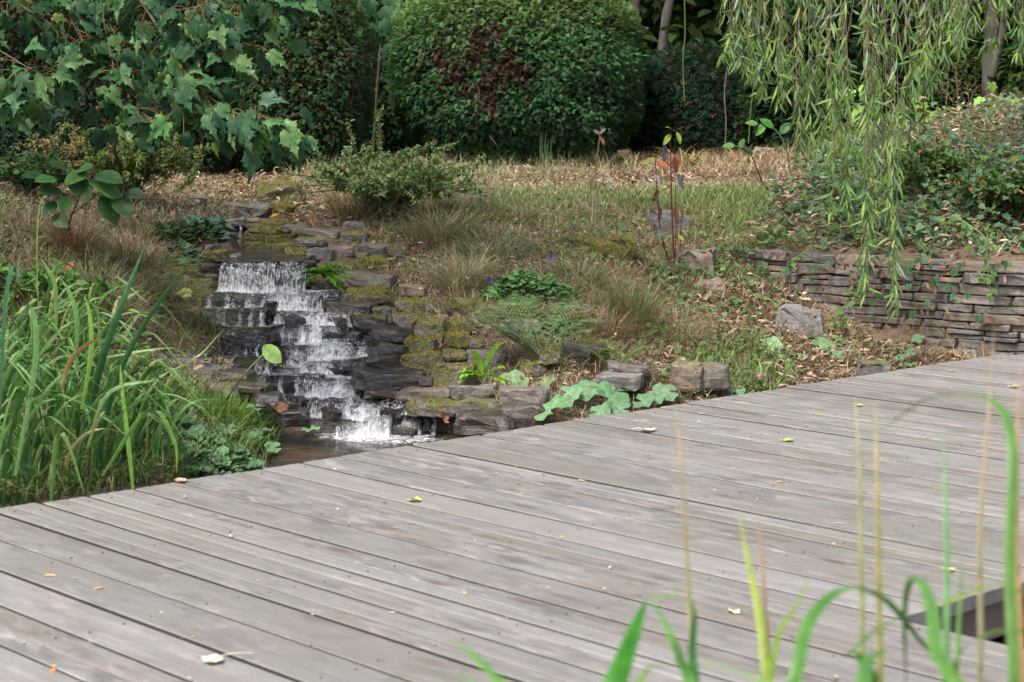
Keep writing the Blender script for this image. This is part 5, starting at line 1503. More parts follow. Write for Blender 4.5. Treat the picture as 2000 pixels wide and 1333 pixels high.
# ------------------------------------------------------------------ broad leaved sapling on the west bank
def sapling(base, label, stems, leaves, col, scol, T=T_OVALH, tw=1.0, name="sapling", cat="sapling"):
    th = empty(name, base, label, cat)
    for pts, r in stems:
        V, Fs = tube(curve(pts, 14), np.linspace(r, r * .4, 14), 6); build("stem", V, Fs, M_LEAF, th, np.full((len(V), 3), scol))
    for p, tip, s, cc in leaves:
        d = nrm(np.array(tip) - p); cl = Cloud()
        cl.inst(tpl(T[0] * [tw, 1, 1], T[1], T[2]), np.array(p)[None], frames(d[None], nrm(np.array([rng.normal(0, .4), -.7, .8]))), s, jit(cc, 1, .15)[0])
        cl.build("leaf", M_LEAFV, th)
D = 7.6
b = hit(130, 470); g_ = (.07, .17, .035); g2 = (.045, .11, .035)
L = []
for a, t, s, cc in (((175, 350), (235, 370), 60, g_), ((140, 345), (155, 370), 45, g_), ((185, 340), (240, 345), 60, g2), ((170, 335), (130, 355), 50, g_), ((110, 350), (90, 345), 45, g_), ((150, 335), (180, 318), 40, g_),
                    ((190, 360), (240, 385), 50, g_), ((225, 385), (255, 420), 55, g2), ((200, 380), (225, 445), 60, g2), ((120, 375), (85, 365), 45, g2), ((130, 385), (120, 410), 40, g2), ((110, 395), (90, 415), 34, g2),
                    ((95, 350), (50, 345), 50, g2), ((160, 350), (165, 385), 50, g2), ((130, 330), (100, 320), 40, g_), ((245, 375), (275, 385), 42, g2), ((105, 420), (125, 440), 40, g2)):
    p = W(*a, D); L.append((p, W(*t, D - .06) + rng.normal(0, .01, 3), s * 1.1 / F * D, cc))
sapling(b, "broad leaved green sapling with oval leaves on the west bank under the maple twigs", [([b, W(140, 420, D), W(175, 355, D)], .005), ([b, W(118, 400, D), W(105, 350, D)], .004), ([W(140, 420, D), W(200, 375, D), W(240, 372, D)], .003), ([W(150, 400, D), W(150, 350, D), W(165, 322, D)], .003)], L, g_, (.12, .09, .05), tw=1.25)
# red stemmed sapling
D = 8.75; b = W(1318, 528, D); b[2] = float(ground(b[0], b[1])) - .01
R1, R2, Y1 = (.15, .03, .022), (.12, .05, .04), (.18, .24, .04)
L = []
for a, t, s, cc in (((1318, 305), (1320, 352), 40, R1), ((1310, 262), (1296, 282), 34, Y1), ((1322, 258), (1332, 282), 32, Y1), ((1312, 252), (1302, 246), 26, Y1), ((1326, 340), (1332, 372), 36, (.07, .09, .08)),
                    ((1300, 285), (1298, 325), 38, (.1, .08, .12)), ((1280, 310), (1250, 320), 36, Y1), ((1285, 315), (1305, 325), 30, (.4, .14, .03)), ((1285, 370), (1275, 405), 34, R2), ((1290, 405), (1288, 445), 30, R2),
                    ((1318, 405), (1325, 440), 40, (.15, .06, .03)), ((1330, 410), (1336, 425), 24, R2), ((1278, 340), (1288, 352), 26, (.22, .22, .26)), ((1306, 480), (1302, 470), 34, (.5, .32, .04)), ((1325, 460), (1335, 468), 24, Y1),
                    ((1286, 390), (1270, 378), 24, Y1), ((1290, 450), (1290, 470), 26, (.1, .13, .13)), ((1328, 490), (1326, 500), 26, (.12, .09, .1))):
    L.append((W(*a, D), W(*t, D - .04), s * .85 / F * D, cc))
sapling(b, "thin red stemmed sapling with drooping red and yellow leaves east of the mossy ledge", [([b, W(1312, 400, D), W(1310, 300, D), W(1310, 250, D)], .005), ([b + [-.01, 0, 0], W(1292, 460, D), W(1284, 380, D), W(1280, 310, D)], .005), ([b + [.02, 0, 0], W(1330, 450, D), W(1333, 400, D)], .0035), ([b, W(1320, 440, D), W(1318, 300, D)], .003)], L, R1, (.13, .035, .03), tw=.72)
# dry flower stalk
D = 9.4; b = hit(1155, 452)
sapling(b, "tall dried flower stalk with withered leaves beside the clearing", [([b, W(1160, 370, D), W(1166, 310, D), W(1172, 262, D)], .006), ([b + [.015, 0, 0], W(1167, 380, D), W(1180, 350, D), W(1190, 345, D)], .003)],
        [(W(1160, 345, D), W(1152, 375, D), .07, (.42, .36, .2)), (W(1163, 350, D), W(1166, 375, D), .06, (.45, .4, .26)), (W(1164, 300, D), W(1160, 322, D), .04, (.36, .25, .16)), (W(1172, 268, D), W(1182, 282, D), .05, (.4, .22, .1)),
         (W(1172, 262, D), W(1162, 255, D), .04, (.25, .18, .13)), (W(1172, 262, D), W(1180, 252, D), .04, (.25, .18, .13)), (W(1185, 348, D), W(1202, 355, D), .05, (.35, .4, .3)), (W(1178, 352, D), W(1180, 338, D), .04, (.35, .4, .3))], (0, 0, 0), (.26, .24, .15), name="dried_stalk", cat="dried plant")
# leafy weed and dry stalks by the willow
D = 10.2; b = g(1545, 10.2)
sapling(b, "tall green weed bending over at the west edge of the willow twigs", [([b, W(1535, 290, D), W(1510, 250, D), W(1480, 243, D)], .005), ([g(1500, 10.4), W(1465, 300, D), W(1435, 285, D)], .005)],
        [(W(1510, 250, D), W(1490, 232, D), .09, g_), (W(1480, 243, D), W(1468, 240, D), .07, g_), (W(1495, 245, D), W(1475, 262, D), .08, g_), (W(1525, 262, D), W(1540, 240, D), .08, g_), (W(1435, 285, D), W(1420, 284, D), .07, g_), (W(1450, 292, D), W(1470, 298, D), .07, g2), (W(1445, 290, D), W(1450, 275, D), .06, g_)], g_, (.13, .17, .08), tw=1.2, name="tall_weed", cat="weed")
D = 10.6
for i, (px, top, lab) in enumerate(((1868, 130, "tallest dry brown stalk rising from the top of the ivy bank"), (1845, 150, "branched dry brown stalk among others on the ivy bank"), (1895, 165, "thin dry stalk east of the tallest one on the ivy bank"), (1800, 120, "dry stalk at the west side of the stalks on the ivy bank"))):
    b = g(px, D + .1 * i)
    st = [([b, W(px + 3, top + 70, D), W(px + rng.uniform(-8, 8), top, D)], .004)]
    for j in range(5):
        q = W(px + 2, top + 12 * j + 5, D); st.append(([q, q + [rng.uniform(-.04, .04), 0, .03], q + [rng.uniform(-.07, .07), 0, .05]], .0018))
    sapling(b, lab, st, [], g_, (.24, .16, .12), name="dried_stalk", cat="dried plant")
# bright broad leaves behind the willow
for k, (px, py, lab) in enumerate(((1800, 220, "bright yellow green lobed leaves of a sapling behind the willow twigs"), (1700, 200, "bright green leaved sapling half hidden by the willow twigs"), (1960, 205, "bright green broad leaves beside the dark tree trunk"))):
    D = 10.8; b = g(px, D); L = []
    for i in range(14):
        a = W(px + rng.normal(0, 26), py + rng.normal(0, 30), D); L.append((a, a + [rng.normal(0, .05), -.03, -.05], rng.uniform(.045, .085), (.15, .27, .05)))
    sapling(b, lab, [([b, W(px + 5, py + 60, D), W(px, py - 20, D)], .006)], L, g_, (.1, .09, .05), T=T_IVY[0])
# ------------------------------------------------------------------ silver maple reaching in from the west
def leaf_meshes(name, Ts, cols, mat):
    out = []
    for T in Ts:
        for c in cols:
            me = mesh_np(name, T[0], T[1], np.array(c)[None] * T[2][:, None]); me.materials.append(mat); out.append(me)
    return out
def place_leaf(name, me, p, d, upv, s, parent):
    R = frames(np.array([d], float), np.array([upv], float))[0]
    M = Matrix([[*(R[0] * s), p[0]], [*(R[1] * s), p[1]], [*(R[2] * s), p[2]], [0, 0, 0, 1]])
    return link_mesh(name, me, M, parent)
maple = empty("maple_tree", (-4.1, 7.6, .45), "maple tree whose jagged blue green leaves hang over the head of the cascade", "tree")
V, Fs = tube(curve([(-4.1, 7.6, .3), (-4.05, 7.6, 1.4), (-4.2, 7.7, 2.6), (-4.0, 7.8, 4.2)], 20), np.linspace(.16, .09, 20), 14); build("trunk", V, Fs, M_BARK, maple)
V, Fs = tube(curve([(-4.1, 7.65, 1.9), (-3.2, 7.2, 2.25), (-2.4, 6.8, 2.1), W(150, -230, 6.6)], 20), np.linspace(.07, .02, 20), 10); build("branch", V, Fs, M_BARK, maple)
V, Fs = tube(curve([(-2.9, 7.05, 2.2), (-2.2, 6.7, 2.1), W(420, -230, 6.5), W(640, -200, 6.4)], 16), np.linspace(.035, .012, 16), 8); build("branch", V, Fs, M_BARK, maple)
TW = [
 ([(190, -200, 6.6), (240, -60, 6.5), (300, 40, 6.4), (345, 110, 6.35), (368, 150, 6.3), (430, 205, 6.25), (500, 235, 6.2), (556, 243, 6.15)], .007, 46),
 ([(345, 110, 6.35), (420, 100, 6.35), (490, 90, 6.3)], .003, 10),
 ([(300, 30, 6.4), (400, 10, 6.35), (500, -20, 6.3), (565, -5, 6.3)], .003, 16),
 ([(180, -200, 6.7), (200, 20, 6.6), (220, 120, 6.55), (232, 185, 6.5), (255, 235, 6.5)], .004, 22),
 ([(-80, 60, 6.5), (0, 100, 6.4), (50, 130, 6.35), (85, 150, 6.35)], .004, 14),
 ([(-60, -60, 6.8), (40, 10, 6.7), (120, 60, 6.7), (190, 110, 6.65)], .004, 20),
 ([(368, 150, 6.3), (362, 185, 6.3), (358, 215, 6.3)], .002, 7),
 ([(470, -200, 6.4), (465, -20, 6.35), (450, 30, 6.35), (430, 70, 6.3)], .003, 16),
 ([(600, -180, 6.4), (575, -60, 6.35), (530, 30, 6.3)], .003, 18),
 ([(60, -200, 6.8), (110, -40, 6.7), (140, 40, 6.65), (165, 90, 6.6)], .003, 20),
 ([(380, -200, 6.5), (390, -60, 6.45), (400, 30, 6.4), (370, 90, 6.4)], .003, 22),
 ([(300, -150, 6.6), (290, 0, 6.6), (265, 90, 6.55), (300, 150, 6.5)], .003, 20),
 ([(232, 185, 6.5), (260, 210, 6.45), (300, 235, 6.4)], .002, 6),
 ([(-100, 120, 6.9), (-10, 150, 6.8), (60, 190, 6.8)], .003, 9),
]
MC = [(.036, .095, .042), (.052, .125, .05), (.028, .078, .036), (.08, .165, .055)]
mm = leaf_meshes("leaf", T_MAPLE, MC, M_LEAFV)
my = leaf_meshes("leaf", T_MAPLE[:2], [(.15, .24, .05)], M_LEAFV)
pet = Cloud(); rest = Cloud(); nl = 0
for pts, r, n in TW:
    P = curve(A(*pts), 24); V, Fs = tube(P, np.linspace(r, .0012, 24), 6); build("twig", V, Fs, M_TWIG, maple)
    n = int(n * 1.9)
    for i in range(n):
        t = 23 * (1 - rng.random() ** 1.2 * .86); k = min(int(t), 22); p = P[k] + (P[k + 1] - P[k]) * (t - k)
        px_, py_ = proj(p)
        d0 = nrm(np.array([rng.normal(.15, .7), rng.normal(-.1, .6), rng.normal(-.15, .45)]))
        q = p + d0 * rng.uniform(.05, .12) + [0, 0, -.02]
        pet.add(*tube(curve([p, (p + q) / 2 + [0, 0, .012], q], 5), .0012, 4), jit((.22, .2, .08) if rng.random() < .7 else (.3, .1, .06), 1)[0])
        dd = nrm(d0 * .6 + np.array([.38, -.05, -.5]) + rng.normal(0, .28, 3))
        upv = nrm(np.array([rng.normal(.1, .6), -.7 + rng.normal(0, .4), .6]))
        s = rng.uniform(.058, .098)
        me = my[rng.integers(0, 2)] if rng.random() < .05 else mm[rng.integers(0, len(mm))]
        big_ = nl < 299 and rng.random() < .62
        if big_: place_leaf("leaf", me, q, dd, upv, s, maple); nl += 1
        else: rest.inst(T_MAPLE[rng.integers(0, 4)], q[None], frames(dd[None], upv[None]), s, jit(MC[rng.integers(0, 4)], 1, .25)[0])
pet.build("petiole", M_LEAF, maple, kind="stuff")
n = 2200
Q = np.stack([rng.uniform(-4.8, -.2, n), rng.uniform(5.8, 8.6, n), rng.uniform(2.25, 4.6, n)], -1)  # overhead leaves out of view, added to cast shade on the upper west
a, b = proj(Q); Q = Q[b < -40]; n = len(Q)
rest.inst(T_MAPLE[0], Q, frames(nrm(rdir(n) + [0, 0, -.7]), nrm(np.array([0, -.2, 1.]) + rdir(n) * .6)), rng.uniform(.09, .15, n), jit((.045, .11, .05), n, .25))
rest.build("crown", M_LEAF, maple, kind="stuff")
# a few maple leaves peeping in at the top between the clipped bushes
th = empty("maple_sapling", g(740, 13.6), "pale leaved maple shoot hanging over the gap between the two clipped bushes", "tree")
V, Fs = tube(curve([g(730, 13.9), W(735, 200, 13.8), W(745, 60, 13.7), W(750, -60, 13.6)], 14), np.linspace(.014, .006, 14), 6); build("trunk", V, Fs, M_TWIG, th)
for i in range(34):
    p = W(rng.uniform(665, 830), rng.uniform(-40, 55) if i < 24 else rng.uniform(40, 120), rng.uniform(13, 13.6))
    place_leaf("leaf", mm[rng.integers(0, len(mm))], p, nrm(np.array([rng.normal(0, .5), -.2, -.8])), nrm(np.array([rng.normal(0, .4), -.8, .5])), rng.uniform(.13, .2), th)

# ------------------------------------------------------------------ weeping willow
willow = empty("willow_tree", (5.3, 10.2, .9), "weeping willow with long leafy twigs hanging in front of the ivy bank and the wall", "tree")
V, Fs = tube(curve([(5.3, 10.2, .6), (5.25, 10.1, 2.0), (5.0, 9.9, 3.6), (4.9, 9.9, 5.)], 20), np.linspace(.2, .13, 20), 14); build("trunk", V, Fs, M_BARK, willow)
limbs = [[(5.1, 9.95, 3.1), (4.0, 9.4, 3.5), (2.8, 9.0, 3.3), (1.6, 8.7, 2.9), (1.0, 8.6, 2.5)], [(5.0, 9.9, 3.4), (4.0, 9.0, 3.4), (2.9, 8.4, 3.0), (2.0, 8.1, 2.6)], [(5.1, 9.9, 2.9), (4.1, 9.5, 3.0), (3.0, 9.3, 2.7), (2.3, 9.2, 2.4)]]
LC = []
for l in limbs:
    P = curve(l, 24); LC.append(P); V, Fs = tube(P, np.linspace(.06, .012, 24), 9); build("branch", V, Fs, M_BARK, willow)
LC = np.concatenate(LC)
env = ([1400, 1415, 1440, 1470, 1520, 1560, 1600, 1640, 1675, 1700, 1750, 1775, 1795, 1830, 1870, 1900], [90, 125, 145, 200, 240, 330, 330, 430, 450, 520, 520, 440, 250, 180, 120, 70])
wcols = [(.13, .24, .06), (.17, .29, .065), (.11, .21, .08), (.22, .3, .09), (.2, .28, .17)]
T_WIL = [tpl(T_LANCE[0] * [.85, 1, k], T_LANCE[1], T_LANCE[2]) for k in (1, 2.2, -.6)]
wm = leaf_meshes("leaf", T_WIL, wcols, M_LEAFV)
items = []
strands = []
for i in range(90):
    px = rng.uniform(1408, 1900); f = rng.beta(2.6, 1.3) if rng.random() < .6 else rng.uniform(.35, 1)
    e = np.interp(px, *env); bot = -60 + (e + 60) * (.3 + .7 * f)
    strands.append((px, bot, rng.uniform(8.2, 9.5) if bot < 470 else rng.uniform(7.7, 8.1)))
strands += [(1690, 600, 7.75), (1694, 560, 7.8), (1752, 630, 7.72), (1748, 560, 7.78), (1700, 480, 7.8), (1735, 470, 7.85), (1620, 440, 8.0), (1655, 440, 8.1), (1560, 330, 8.6), (1415, 130, 8.8), (1425, 110, 8.9), (1430, 140, 8.9)]
for i in range(16): strands.append((rng.uniform(1925, 2080), rng.uniform(60, 160), rng.uniform(8.6, 9.6)))
for i in range(10): strands.append((rng.uniform(1830, 2000), rng.uniform(-20, 40), rng.uniform(8.6, 9.6)))
stt = Cloud()
for px, bot, d in strands:
    ptop = W(px + rng.uniform(-30, 30), -230, d); k = LC[np.argmin(((LC - ptop) ** 2).sum(1))]
    wob = rng.normal(0, 9, 4)
    pts = [k, ptop * .6 + k * .4 + [0, 0, -.05], W(px + wob[0], -80, d), W(px + wob[1], bot * .45, d - .03), W(px + wob[2] * .7, bot * .8, d - .04), W(px, bot - 25, d - .05)]
    n = 30; P = curve(pts, n); V, Fs = tube(P, np.linspace(.0035, .0008, n), 5)
    build("hanging_twig", V, Fs, M_WTWIG if False else M_TWIG, willow)
    L = np.linalg.norm(P[-1] - P[n // 3]); m = int(L / .024)
    for j in range(m):
        t = (n / 3) + (n * 2 / 3 - 1.001) * (j + rng.random() * .6) / m; q = int(t); p = P[q] + (P[min(q + 1, n - 1)] - P[q]) * (t - q)
        if proj(p)[1] < -60: continue
        s = 1 if j % 2 else -1; a = rng.uniform(0, 2 * PI)
        dd = nrm(np.array([math.cos(a) * .42, math.sin(a) * .42, -1 + rng.uniform(0, .35)]))
        if rng.random() < .12: dd = nrm(np.array([math.cos(a), math.sin(a) * .6, -.3]))
        items.append((p, dd, nrm(np.array([rng.normal(0, .7), -.8, .5 + rng.normal(0, .3)])), rng.uniform(.055, .1) * (1 if j < m - 6 else .85), rng.integers(0, len(wm))))
items.sort(key=lambda q: q[0][1])
pick = set(np.argsort([-(q[3] / q[0][1]) for q in items])[:290].tolist())
rest = Cloud()
for k, (p, dd, u, s, w_) in enumerate(items):
    if k in pick: place_leaf("leaf", wm[w_], p, dd, u, s, willow)
    else: rest.inst(T_WIL[w_ % 3], p[None], frames(dd[None], u[None]), s, jit(wcols[w_ % 5], 1, .2)[0])
rest.build("foliage", M_LEAF, willow, kind="stuff")
# thin drooping vines in front of the low dark bush
for i, (pts, lab) in enumerate((([(1335, -60), (1338, 60), (1334, 120), (1337, 198)], "thin green vine hanging straight down beside the leaning grey trunk"), ([(1488, -60), (1480, 110), (1468, 200), (1462, 280)], "thin green vine hanging in front of the low dark bush"),
                        ([(1412, 330), (1418, 250), (1415, 180), (1421, 130)], "thin brown forked twig standing in front of the low dark bush"))):
    P = curve([W(a, b, 12.6 if i < 2 else 12.8) for a, b in pts], 20); V, Fs = tube(P, .004, 5)
    build("vine" if i < 2 else "bare_twig", V, Fs, M_LEAF if i < 2 else M_TWIG, None, np.full((len(V), 3), (.12, .2, .07)), label=lab, cat="vine" if i < 2 else "twig")

# ------------------------------------------------------------------ reeds at the west end of the deck
def blade_mesh(pts, w, c0, c1, n=12, side=None, fold=.18):
    P = curve(pts, n); t = np.linspace(0, 1, n)
    tg = nrm(np.gradient(P, axis=0)); s = np.array([1., 0, 0]) if side is None else np.array(side, float)
    S = nrm(s - tg * (tg @ s)[:, None]); N = np.cross(S, tg)
    ww = w * np.clip(1.06 - t ** 3, .05, 1) * np.clip(.6 + 1.5 * t, 0, 1)
    V = np.stack([P - S * ww[:, None] / 2, P + N * (ww * fold)[:, None], P + S * ww[:, None] / 2], 1)
    i = np.arange(n - 1)[:, None] * 3; j = np.arange(2)[None]
    Q = np.stack([i + j, i + j + 1, i + j + 4, i + j + 3], -1).reshape(-1, 4)
    C = np.array(c0) * (1 - t[:, None, None]) + np.array(c1) * t[:, None, None]
    C = C * np.array([1.08, .86, 1.08])[None, :, None]
    return V.reshape(-1, 3), [Q], (C * np.ones((n, 3, 1))).reshape(-1, 3)
reeds = empty("reed_bed", hit(110, 900), "dense clump of long arching green reeds crowding the west end of the deck", "reeds")
RG = [((.04, .1, .025), (.09, .2, .04)), ((.06, .13, .035), (.13, .25, .06)), ((.03, .08, .03), (.06, .15, .045)), ((.08, .14, .05), (.16, .25, .1)), ((.15, .16, .07), (.3, .28, .12))]
cand = []
PR = scatter(330, [(-60, 760), (60, 740), (200, 760), (300, 830), (330, 930), (60, 985), (-60, 1005)])
for p in PR:
    d = p[1]; L = rng.uniform(.18, .44) * (1.15 if rng.random() < .3 else 1); a = rng.normal(.05, .75) if rng.random() < .75 else rng.uniform(0, 6.3)
    lean = rng.uniform(.25, .95); dx = math.cos(a) * lean; dy = math.sin(a) * lean * .6
    px_ = proj(p)[0]
    if px_ > 230: L *= .7
    q1 = p + [dx * L * .15, dy * L * .15, L * .5]; q2 = p + [dx * L * .5, dy * L * .5, L * (.92 - .15 * lean)]; q3 = p + [dx * L * 1.0, dy * L, L * (1.0 - .55 * lean * rng.uniform(.3, 1.6))]
    c = RG[rng.choice(5, p=[.3, .25, .2, .15, .1])]
    cand.append(([p - [0, 0, .02], q1, q2, q3], rng.uniform(.007, .014), c))
# long leaves that stand out in the photograph
D = 5.3
def hero(pts, w, c): cand.insert(0, (A(*pts), w, c))
hero([(165, 850, 5.5), (200, 700, 5.45), (240, 590, 5.45), (284, 478, 5.5)], .023, ((.035, .1, .04), (.05, .14, .05)))
hero([(190, 900, 5.4), (225, 750, 5.4), (290, 620, 5.45), (380, 502, 5.5)], .02, ((.035, .1, .04), (.055, .15, .055)))
hero([(75, 620, 6.3), (72, 480, 6.3), (78, 400, 6.3), (92, 380, 6.3)], .014, ((.16, .26, .05), (.2, .32, .08)))
hero([(110, 640, 5.6), (108, 560, 5.6), (95, 530, 5.6), (80, 505, 5.6)], .014, ((.12, .22, .06), (.16, .28, .09)))
hero([(150, 680, 5.4), (150, 620, 5.4), (135, 570, 5.4), (118, 545, 5.4)], .014, ((.12, .22, .06), (.17, .28, .09)))
hero([(160, 800, 5.3), (178, 690, 5.3), (176, 620, 5.3), (166, 580, 5.3)], .014, ((.14, .24, .05), (.22, .32, .07)))
hero([(120, 760, 5.2), (140, 700, 5.2), (180, 668, 5.2), (205, 662, 5.2)], .013, ((.3, .2, .08), (.45, .26, .1)))
hero([(260, 960, 5.0), (250, 860, 5.0), (238, 760, 5.0), (235, 712, 5.0)], .016, ((.12, .24, .05), (.16, .3, .07)))
hero([(30, 930, 5.0), (70, 700, 5.0), (60, 600, 5.0), (25, 620, 5.0)], .015, ((.1, .2, .06), (.16, .28, .1)))
hero([(0, 800, 5.0), (10, 600, 5.0), (25, 520, 5.0), (38, 560, 5.0)], .018, ((.04, .11, .05), (.05, .13, .06)))
hero([(150, 900, 5.0), (260, 790, 5.0), (330, 770, 5.0), (400, 800, 5.0)], .012, ((.1, .2, .06), (.18, .3, .12)))
hero([(170, 880, 5.0), (210, 770, 5.0), (300, 745, 5.0), (340, 765, 5.0)], .012, ((.1, .2, .06), (.2, .32, .14)))
hero([(200, 930, 4.95), (290, 800, 4.95), (340, 860, 4.95), (345, 925, 4.95)], .013, ((.1, .2, .04), (.14, .27, .05)))
hero([(100, 980, 4.85), (110, 860, 4.85), (130, 860, 4.85), (165, 965, 4.85)], .014, ((.1, .21, .05), (.15, .28, .07)))
hero([(200, 700, 5.6), (330, 680, 5.6), (380, 700, 5.7), (440, 640, 5.7)], .008, ((.2, .28, .12), (.26, .32, .15)))
for i, (pts, w, c) in enumerate(cand[:300]):
    V, Fs, C = blade_mesh(pts, w, jit(c[0], 1, .15)[0], jit(c[1], 1, .15)[0], side=(1, rng.normal(0, .5), 0)); build("blade", V, Fs, M_REED, reeds, C, origin=pts[0])
cl = Cloud()
for pts, w, c in cand[300:]: cl.add(*blade_mesh(pts, w, c[0], c[1]))
if cl.V: cl.build("blades_at_the_back", M_REED, reeds, kind="stuff")

# ------------------------------------------------------------------ out of focus reeds on the near bank
FG = [
 [(1320, 790), (1330, 900), (1345, 1150), (1350, 1333)], 9, (.07, .18, .04), (.36, .27, .14), 2.1, 0,
 [(1262, 1172), (1245, 1215), (1225, 1270), (1195, 1345)], 38, (.05, .2, .015), (.06, .22, .02), 1.75, 0,
 [(1350, 1160), (1320, 1160), (1290, 1168), (1258, 1178)], 24, (.2, .36, .14), (.25, .4, .18), 1.75, 0,
 [(1272, 1175), (1300, 1220), (1330, 1290), (1352, 1345)], 22, (.09, .26, .05), (.14, .32, .07), 1.78, 0,
 [(1342, 1160), (1356, 1200), (1352, 1270), (1358, 1345)], 17, (.04, .15, .03), (.05, .16, .03), 1.8, 0,
 [(880, 1248), (915, 1272), (950, 1305), (990, 1350)], 22, (.09, .26, .04), (.14, .32, .07), 1.65, 0,
 [(740, 1335), (800, 1314), (870, 1320), (940, 1345)], 14, (.14, .26, .1), (.18, .3, .14), 1.6, 0,
 [(1443, 1000), (1462, 1100), (1482, 1200), (1498, 1345)], 16, (.17, .32, .02), (.2, .3, .05), 1.95, 0,
 [(1480, 985), (1487, 1080), (1494, 1200), (1502, 1345)], 11, (.08, .24, .03), (.33, .2, .12), 2.0, 0,
 [(1585, 1120), (1558, 1180), (1520, 1240), (1500, 1345)], 11, (.06, .22, .02), (.2, .34, .05), 1.95, 0,
 [(1880, 1345), (1800, 1255), (1730, 1172), (1650, 1150), (1580, 1215), (1545, 1345)], 20, (.08, .26, .02), (.1, .24, .07), 1.85, 0,
 [(1670, 770), (1678, 900), (1682, 1100), (1685, 1345)], 11, (.08, .2, .05), (.34, .3, .16), 2.15, 0,
 [(1710, 785), (1712, 900), (1716, 1100), (1718, 1345)], 13, (.08, .2, .05), (.42, .34, .14), 2.1, 0,
 [(1842, 835), (1846, 950), (1850, 1120), (1845, 1345)], 12, (.08, .22, .03), (.16, .34, .14), 2.0, 0,
 [(1730, 835), (1800, 785), (1880, 770), (1950, 792), (1978, 880), (1972, 1100), (1980, 1345)], 18, (.1, .26, .04), (.1, .24, .06), 1.95, 0,
 [(1942, 635), (1928, 850), (1914, 1050), (1915, 1345)], 11, (.06, .17, .05), (.36, .26, .17), 2.1, 0,
 [(1992, 700), (1988, 850), (1986, 1050), (1996, 1345)], 12, (.32, .3, .06), (.34, .2, .13), 2.05, 0,
 [(1880, 1085), (1874, 1200), (1862, 1345)], 12, (.14, .26, .02), (.06, .2, .04), 1.9, 0,
 [(1880, 1350), (1830, 1280), (1822, 1200), (1802, 1140), (1778, 1135), (1767, 1200), (1770, 1345)], 22, (.1, .28, .02), (.1, .26, .08), 1.75, 0,
 [(1290, 1290), (1350, 1295), (1420, 1305), (1510, 1345)], 15, (.12, .26, .06), (.2, .34, .1), 1.7, 0,
 [(1770, 1268), (1725, 1272), (1695, 1290), (1680, 1345)], 26, (.05, .2, .01), (.12, .26, .09), 1.7, 0,
 [(1645, 1285), (1670, 1275), (1690, 1300), (1700, 1345)], 28, (.05, .2, .01), (.05, .18, .02), 1.75, 0,
 [(1660, 1275), (1700, 1240), (1740, 1215), (1790, 1190)][::-1], 9, (.09, .24, .05), (.09, .24, .05), 1.8, 0,
 [(2020, 1175), (1960, 1142), (1900, 1155), (1840, 1180), (1795, 1187)], 11, (.16, .3, .05), (.14, .28, .03), 1.85, 0,
 [(2030, 1245), (1990, 1232), (1940, 1235), (1905, 1250)], 13, (.1, .26, .04), (.1, .26, .04), 1.85, 0,
 [(1240, 1345), (1270, 1305), (1310, 1300), (1335, 1290)][::-1], 12, (.16, .3, .03), (.16, .3, .03), 1.65, 0,
 [(1900, 1250), (1880, 1270), (1860, 1300), (1850, 1345)], 9, (.07, .2, .04), (.07, .2, .04), 1.9, 0,
]
groups = {}
for i in range(0, len(FG), 6):
    pts, w, c0, c1, d, _ = FG[i:i + 6]
    bx = pts[-1][0] if pts[-1][1] > pts[0][1] else pts[0][0]
    k = 0 if bx < 1100 else 1 if bx < 1400 else 2 if bx < 1600 else 3 if bx < 1900 else 4
    groups.setdefault(k, []).append((pts, w, c0, c1, d))
FL = ["blurred green reed blades low at the near edge, westernmost of the near clumps", "blurred near reed clump with a broad folded blade and a tall tan tipped stem", "blurred near reed clump with brown tipped and yellow green blades side by side",
      "blurred near reed clump with thin upright stems and a tight looped blade", "blurred near reed clump with a high arching blade reaching over the deck opening"]
for k, bl in groups.items():
    c = W(np.mean([b[0][-1][0] for b in bl]), 1333, 1.85); c[2] = -.45
    th = empty("reed_clump", c, FL[k], "reeds")
    for pts, w, c0, c1, d in bl:
        pts = [tuple(p) for p in pts]
        if pts[0][1] > pts[-1][1]: pts = pts[::-1]
        if pts[0][1] > 1330:
            pass
        P = [W(a, b, d - .05 * j) for j, (a, b) in enumerate(pts)]
        if pts[-1][1] > 1320:
            e = P[-1]; dv = nrm(e - P[-2]); dv[1] = 0; dv[2] = min(dv[2], -.5); P += [e + dv * .12, e + dv * .3 + [0, 0, -.1], e + dv * .4 + [0, 0, -.5]]
        P = P[::-1]
        V, Fs, C = blade_mesh(P, w * 1.18 / F * d, np.array(c0) * [1.05, .82, 1.1], np.array(c1) * .92, n=34)
        build("blade", V, Fs, M_REED, th, C)

# ------------------------------------------------------------------ leaves lying on the deck
def deck_leaf(px, py, T, s, col, label, ang, cat="leaf", bend=1., stem=None):
    p = on_plane(px, py, .002); R = Matrix.Rotation(ang, 4, 'Z')
    s = s * .8; V = T[0] * [1, 1, bend * .55] * s; V = V - [0, s * .45, V[:, 2].min()]
    c, sn = math.cos(ang), math.sin(ang)
    V = V @ np.array([[c, sn, 0], [-sn, c, 0], [0, 0, 1]]) + p
    C = np.array(col)[None] * T[2][:, None]; Fs = [f.copy() for f in T[1]]
    if stem:
        sv, sf = tube(curve([p + [0, 0, .004], p + [stem[0] * .5, stem[1] * .5, .012], p + [stem[0], stem[1], .01]], 6), .0014, 5)
        Fs.append(sf[0] + len(V)); V = np.concatenate([V, sv]); C = np.concatenate([C, np.full((len(sv), 3), np.array(col) * .9)])
    build("fallen_leaf", V, Fs, M_DRY, None, C, label=label, cat=cat)
T_FLAT = tpl(T_OVAL[0] * [1, 1, .9], T_OVAL[1], T_OVAL[2])
T_MC = [(T[0] * [1, 1, 1.0], T[1], T[2]) for T in T_MAPLE]
